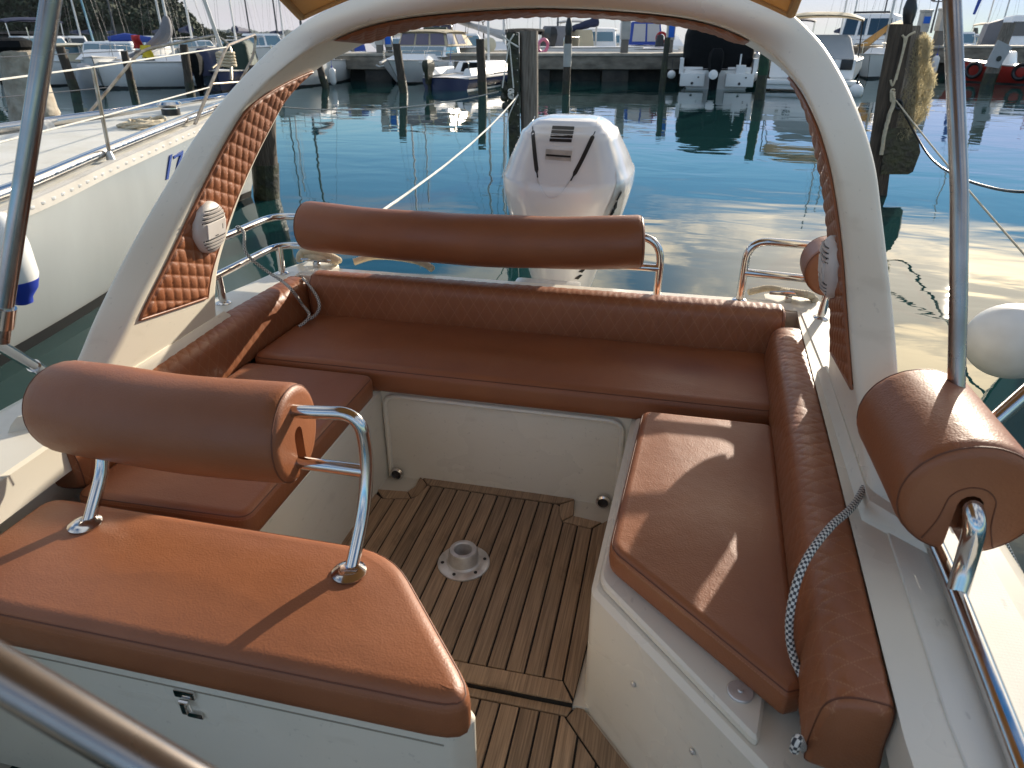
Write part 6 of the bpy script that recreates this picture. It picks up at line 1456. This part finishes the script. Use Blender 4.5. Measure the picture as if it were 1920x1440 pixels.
# ================================================================== the yacht alongside at left
sbx = -5.0
sb = thing('sailing_yacht', 'large white sailing yacht alongside at the left with stainless rail and number 17', 'sailing yacht', (sbx, 3.0, WATER))
def sp_(mb, name, m, **k):
    o = mb.build(name, m, None, **k); return hang(o, sb)
stn = [(-3.0, 1.70, .60, 1.55), (0, 1.66, .61, 1.50), (1.5, 1.58, .63, 1.40), (3.0, 1.46, .655, 1.20), (4.3, 1.09, .70, .94), (5.9, .64, .755, .50), (7.4, .25, .81, .10), (8.2, .03, .85, .02)]
sq = catmull([Vector((a[0], a[1], a[2])) for a in stn], 6); sw = catmull([Vector((a[0], a[3], 0)) for a in stn], 6)
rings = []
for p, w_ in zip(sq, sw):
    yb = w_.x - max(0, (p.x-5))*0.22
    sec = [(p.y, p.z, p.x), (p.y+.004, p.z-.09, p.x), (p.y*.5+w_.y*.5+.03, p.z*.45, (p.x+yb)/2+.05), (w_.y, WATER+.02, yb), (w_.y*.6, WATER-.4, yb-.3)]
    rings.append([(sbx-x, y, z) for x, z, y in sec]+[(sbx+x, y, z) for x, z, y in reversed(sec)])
b = MB(); b.loft(rings, False); b.face(list(range(10))); M['yacht_hull'] = mat('grey_white_hull', (0.385, 0.410, 0.415), 0.2, col2=(0.325, 0.345, 0.345), nscale=1.5, stretch=(1, 1, .4), detail=6); sp_(b, 'hull', M['yacht_hull'], ang=60)  # hull is a cool grey-white, darker than the other white hulls
b = MB(); b.loft([[(sbx-p.y+.02, p.x, p.z-.02), (sbx-p.y*.5, p.x, p.z+.035), (sbx, p.x, p.z+.05), (sbx+p.y*.5, p.x, p.z+.035), (sbx+p.y-.02, p.x, p.z-.02)] for p in sq], False); sp_(b, 'deck', M['nonskid'])
b = MB(); rg_ = []
for p in sq: rg_.append([(sbx+p.y+.004, p.x, p.z-.085), (sbx+p.y+.026, p.x, p.z-.080), (sbx+p.y+.026, p.x, p.z-.006), (sbx+p.y-.03, p.x, p.z+.004)])
b.loft(rg_, False); sp_(b, 'rub_strip', M['ped'])
b = MB()
for i in range(2, len(sq)-4):
    for f in (0.0, 0.5):
        p = sq[i].lerp(sq[i+1], f); b.box((sbx+p.y+.024, p.x-.016, p.z-.052), (sbx+p.y+.031, p.x+.016, p.z-.034), .002)
sp_(b, 'strip_bolts', M['alu'])['kind'] = 'stuff'
for s in (1, -1):
    b = MB(); b.tube([(sbx+s*(p.y-.10), p.x, p.z+.045) for p in sq[:-5]], .042, 14); sp_(b, 'toe_rail', M['chrome'])
b = MB(); b.loft([[(sbx+w_.y+.004, w_.x-max(0, (w_.x-5))*.22, WATER-.02), (sbx+w_.y+.030, w_.x-max(0, (w_.x-5))*.22, WATER+.075)] for w_ in sw], False); sp_(b, 'boot_stripe', M['black'])
def edge_at(y):
    for a, c in zip(sq, sq[1:]):
        if a.x <= y <= c.x: return a.lerp(c, (y-a.x)/(c.x-a.x))
def stanchion(y, s, h=.60):
    p = edge_at(y); b = MB(); x = sbx+s*(p.y-.035); b.tube([(x, y, p.z), (x+s*.0, y+.05, p.z+h)], .0135, 10); sp_(b, 'stanchion', M['steel_old']); b2 = MB(); b2.lathe([(.03, 0), (.028, .02), (.016, .06)], (x, y, p.z-.002), seg=12); sp_(b2, 'stanchion_foot', M['alu']); return Vector((x, y+.05, p.z+h))
tops = {}
for s in (1, -1):
    for y in (-1.2, 0.3, 2.2, 4.33): tops[(s, y)] = stanchion(y, s)
# pulpit
pf = edge_at(5.92); nf = Vector((sbx+pf.y-.02, 5.92, pf.z)); nt_ = px(425, 86, -4.45)
pb = MB(); pb.tube(fillet([nf, nt_, px(480, 64, -4.78), px(476, 104, -4.80), px(452, 150, -4.85)], .10, 8), .0155, 10); pb.tube([nf+(nt_-nf)*.5, px(500, 150, -4.75)], .010, 8)
ff = Vector((sbx-pf.y+.02, 5.92, pf.z)); ft = px(264, 94, -5.52)
pb.tube(fillet([ff, ft, px(405, 66, -5.32), px(432, 84, -5.2), px(434, 150, -5.1)], .16, 8), .0155, 10); pb.tube([px(398, 128, -5.2), px(432, 100, -5.2)], .012, 8)
sp_(pb, 'pulpit', M['steel_old'])
lf = MB()
A = [tops[(1, y)] for y in (-1.2, .3, 2.2, 4.33)]
lf.tube(A+[nt_+Vector((0, 0, -.01))], .006, 6); lf.tube([p-Vector((0, 0, .31)) for p in A]+[nf.lerp(nt_, .46)], .006, 6); sp_(lf, 'lifeline', M['rope_white'])
lf = MB(); A = [tops[(-1, y)] for y in (-1.2, .3, 2.2, 4.33)]
lf.tube(A+[ft], .004, 6); lf.tube([p-Vector((0, 0, .31)) for p in A]+[ff.lerp(ft, .46)], .004, 6); sp_(lf, 'lifeline', M['stay'])
fs = MB(); fs.tube([px(417, 96, -4.9), px(383, 0, -4.9), px(330, -150, -4.9)], .020, 8); sp_(fs, 'forestay', M['mast'])
# windlass, cleat, rope on its foredeck
w0 = Vector((-4.83, 6.2, .80)); b = MB(); b.lathe([(.075, 0), (.07, .07), (.10, .08), (.12, .10), (.10, .125), (.02, .135)], w0, seg=22); sp_(b, 'windlass', M['chrome']); b = MB(); b.lathe([(.085, .0), (.085, .06)], w0, seg=18); sp_(b, 'windlass_drum', M['black'])
b = MB()
for k in range(6): b.tube([Vector((-4.66+.03*math.sin(k*2.1), 5.62+.05*math.cos(k*1.7), .785+.016*(k//2)))+Vector((.17*math.cos(a*.42)*(1-.13*k), .30*math.sin(a*.42)*(1-.12*k), .012*math.sin(a+k))) for a in range(15)], .013, 8, closed=True, twist=200, mi=0)
tag(b.build('rope_coil', M['rope']), 'coil of twisted rope on the yacht foredeck beside the windlass', 'rope coil')['kind'] = 'thing'
b = MB()
for k in range(5): b.tube([px(424, 110, -4.66)+Vector((.085*math.cos(a*.42), .085*math.sin(a*.42), -.028*k+.05+.006*math.sin(a*2+k))) for a in range(15)], .014, 8, closed=True)
tag(b.build('rope_coil', M['rope']), 'grey hank of rope hung on the yacht pulpit', 'rope coil')['kind'] = 'thing'
cl_ = MB(); cl_.tube([(-5.35, 5.15, .83), (-5.35, 5.35, .83)], .018, 8); cl_.box((-5.37, 5.20, .74), (-5.33, 5.30, .83)); sp_(cl_, 'deck_cleat', M['alu'])
# hull number
def side_at(y, z):
    p = edge_at(y); w_ = sw[min(range(len(sw)), key=lambda i: abs(sw[i].x-y))]
    t = (z-(WATER+.02))/(p.z-.09-WATER-.02); return Vector((sbx+w_.y+(p.y+.004-w_.y)*t + .03*4*t*(1-t)*.6 + .010, y, z))
def stroke(pts, wd_):
    b = MB(); rings = []
    for (ya, za), (yb, zb) in pts:
        rings.append([side_at(ya, za), side_at(yb, zb), side_at(yb, zb)-Vector((.02, 0, 0)), side_at(ya, za)-Vector((.02, 0, 0))])
    b.loft(rings, True, True, True); return b
M['bluepaint'] = mat('blue_number_paint', (0.015, 0.05, 0.25), 0.4)
def num_at(x, y):
    best = 5.0
    for _ in range(12):
        q = py(x, y, best); best += 0
        s_ = side_at(best, max(min(q.z, .6), -.1)); best = px(x, y, s_.x).y
    return best, px(x, y, s_.x).z
b = stroke([[num_at(x, y) for x, y in pr2] for pr2 in (((312, 337), (316, 336)), ((319, 294), (323, 292)), ((320, 291), (324, 289)))], 0); hang(b.build('number_marking', M['bluepaint'], None, smooth=False), sb)
b = stroke([[num_at(x, y) for x, y in pr2] for pr2 in (((326, 293), (327, 298)), ((336, 287), (337, 292)), ((344, 282), (344, 288)))], 0); hang(b.build('number_marking', M['bluepaint'], None, smooth=False), sb)
b = stroke([[num_at(x, y) for x, y in pr2] for pr2 in (((328, 328), (332, 326)), ((335, 304), (339, 303)), ((340, 289), (344, 287)))], 0); hang(b.build('number_marking', M['bluepaint'], None, smooth=False), sb)
# fender on its flank
q = px(12, 470, -3.50)
t = thing('fender', 'white fender with deep blue end hanging on the flank of the yacht at left', 'fender', tuple(q), 0, 'fenders hung from boats')
b = MB(); b.lathe([(.05, .20), (.10, .14), (.115, .02), (.115, -.14), (.105, -.17)], (0, 0, 0), seg=24); b.build('body', M['hull_white'], t)
b = MB(); b.lathe([(.108, -.165), (.09, -.22), (.05, -.27), (.045, -.30), (.02, -.31)], (0, 0, 0), seg=24); b.tube([(0, 0, .2), (-.05, 0, 1.0)], .008, 6); b.build('blue_end', M['bluefender'], t)

# ================================================================== neighbour at right: white hull edge and a big round fender
nb = thing('motor_boat', 'white neighbouring boat whose bow just enters at the right edge', 'motorboat', tuple(pd(2330, 640, 5.0).xy)+(WATER,), YAW+R(-78), 'boats moored along the quays')
hull_parts(nb, 4.6, 2.0, 1.0, .8, M['hull_white'], -1, .35)
frustum(nb, 'cuddy', -.6, .6, -.4, 1.4, .85, 1.2, .15, .4, .1, M['deck_white'])
q = pd(1897, 640, 2.75)
t = thing('fender', 'big round off-white buoy fender floating off the right side', 'fender', tuple(q), 0, 'fenders hung from boats')
M['buoy'] = mat('offwhite_buoy_vinyl', (0.66, 0.64, 0.60), 0.4, col2=(0.56, 0.53, 0.48), nscale=6, bump=.15, bscale=40)
b = MB(); b.ball((0, 0, 0), .152, 32, 20, sc=(1.12, 1.0, 1.0)); b.build('body', M['buoy'], t, ang=80)
b = MB(); b.lathe([(.04, 0), (.035, .04), (.015, .06)], (.05, 0, .145), (.3, 0, 1), seg=14); b.tube([(.07, 0, .19), (.5, .2, .7)], .008, 8); b.build('eye', M['hull_white'], t)
rope2('flecked_cord', 'flecked cord hanging outside the right gunwale below the fat roll', [pd(1880, 1010, 1.75), pd(1900, 1050, 1.78), pd(1925, 1100, 1.8), pd(1960, 1180, 1.8)], .0075, M['braid'], uv=True, seg=10)

# ================================================================== wooded headland and far shore
M['forest'] = mat('dark_tree_foliage', (0.026, 0.043, 0.014), 0.8, col2=(0.009, 0.018, 0.007), nscale=0.10, mixpos=(.3, .7), vary=0.0, detail=5)
M['soil'] = mat('dark_hillside', (0.014, 0.022, 0.010), 0.95, col2=(0.02, 0.028, 0.012), nscale=.05)  # very dark green ground, slightly mottled
M['farshore'] = mat('hazed_wooded_shore', (0.035, 0.055, 0.05), 0.9, col2=(0.02, 0.034, 0.034), nscale=.012, detail=6)  # bluish tint in the colour stands in for haze over distant woods
def ridge(x):
    k = [(-500, 62), (-100, 70), (150, 56), (250, 44), (300, 33), (330, 24), (350, 14), (372, 7), (400, 3.2), (430, 1.2), (470, .4)]
    for a, c in zip(k, k[1:]):
        if a[0] <= x <= c[0]: return a[1]+(c[1]-a[1])*(x-a[0])/(c[0]-a[0])
    return 0
D0, D1 = 430, 640
def hz(x, f):  return max(0, ridge(x))*(math.sin(min(f, 1)*math.pi/2)**.9) + WATER - .5
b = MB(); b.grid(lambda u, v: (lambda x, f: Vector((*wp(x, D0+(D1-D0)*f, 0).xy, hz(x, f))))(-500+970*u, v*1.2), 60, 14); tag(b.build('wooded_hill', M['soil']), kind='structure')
b = MB(); rg = random.Random(5)
for i in range(1500):
    f = rg.random()**.8; x = rg.uniform(-120, 462); 
    if ridge(x) < .3: continue
    R_ = rg.uniform(3.0, 6.2)*(0.6 if x > 360 else 1); 
    if ridge(x) < 6: R_ *= .55
    c = wp(x, D0+(D1-D0)*f, 0); c = Vector((c.x, c.y, hz(x, f)+R_*.55))
    for k in range(64):
        v = Vector((rg.gauss(0, 1), rg.gauss(0, 1), rg.gauss(0, 1))).normalized(); rr = R_*rg.uniform(.55, 1.08)*(1+.2*math.sin(v.x*5+i)); p = c+Vector((v.x*rr, v.y*rr, v.z*rr*.85))
        s = rg.uniform(.5, 1.25)*(R_/4.5); n1 = (v+Vector((rg.gauss(0, .5), rg.gauss(0, .5), rg.gauss(0, .5)))).normalized(); a = n1.orthogonal().normalized()*s; c2 = n1.cross(a).normalized()*s
        b.add([p+a, p+c2*.9, p-a*.8, p-c2], [(0, 1, 2, 3)])
o = b.build('forest', M['forest'], smooth=False, fix=False); tag(o, kind='stuff')
b = MB(); rg = random.Random(9)
DF = 2600
def far_h(x): return (19+5*math.sin(x*.021)+3*math.sin(x*.07+1)+2*math.sin(x*.19))*min(1, max(0, (905-x)/260))*min(1, (x-200)/60)
b.grid(lambda u, v: (lambda x: Vector((*wp(x, DF+500*v, 0).xy, WATER-.5+max(0, far_h(x)+1.2*math.sin(x*.63)+.9*math.sin(x*1.37))*(math.sin(min(1, v*1.6)*math.pi/2)))))(230+680*u), 260, 8); tag(b.build('far_shore', M['farshore'], smooth=False), kind='structure')
b = MB(); b.box((-1.7, -2.5, 0), (0, 2, 3)) if False else None

# the air between us and the far shore
HZ = bpy.data.materials.new('sea_haze'); HZ.use_nodes = True; nt = HZ.node_tree
for n in list(nt.nodes): nt.nodes.remove(n)
o_ = nt.nodes.new('ShaderNodeOutputMaterial'); v_ = nt.nodes.new('ShaderNodeVolumePrincipled'); nt.links.new(v_.outputs[0], o_.inputs['Volume'])
v_.inputs['Color'].default_value = (0.80, 0.86, 0.95, 1); v_.inputs['Density'].default_value = 0.00002; v_.inputs['Anisotropy'].default_value = 0.2
b = MB(); b.box((-9100, -9100, WATER-1.0), (9100, 9100, 140.0)); tag(b.build('haze', HZ, smooth=False), kind='stuff')
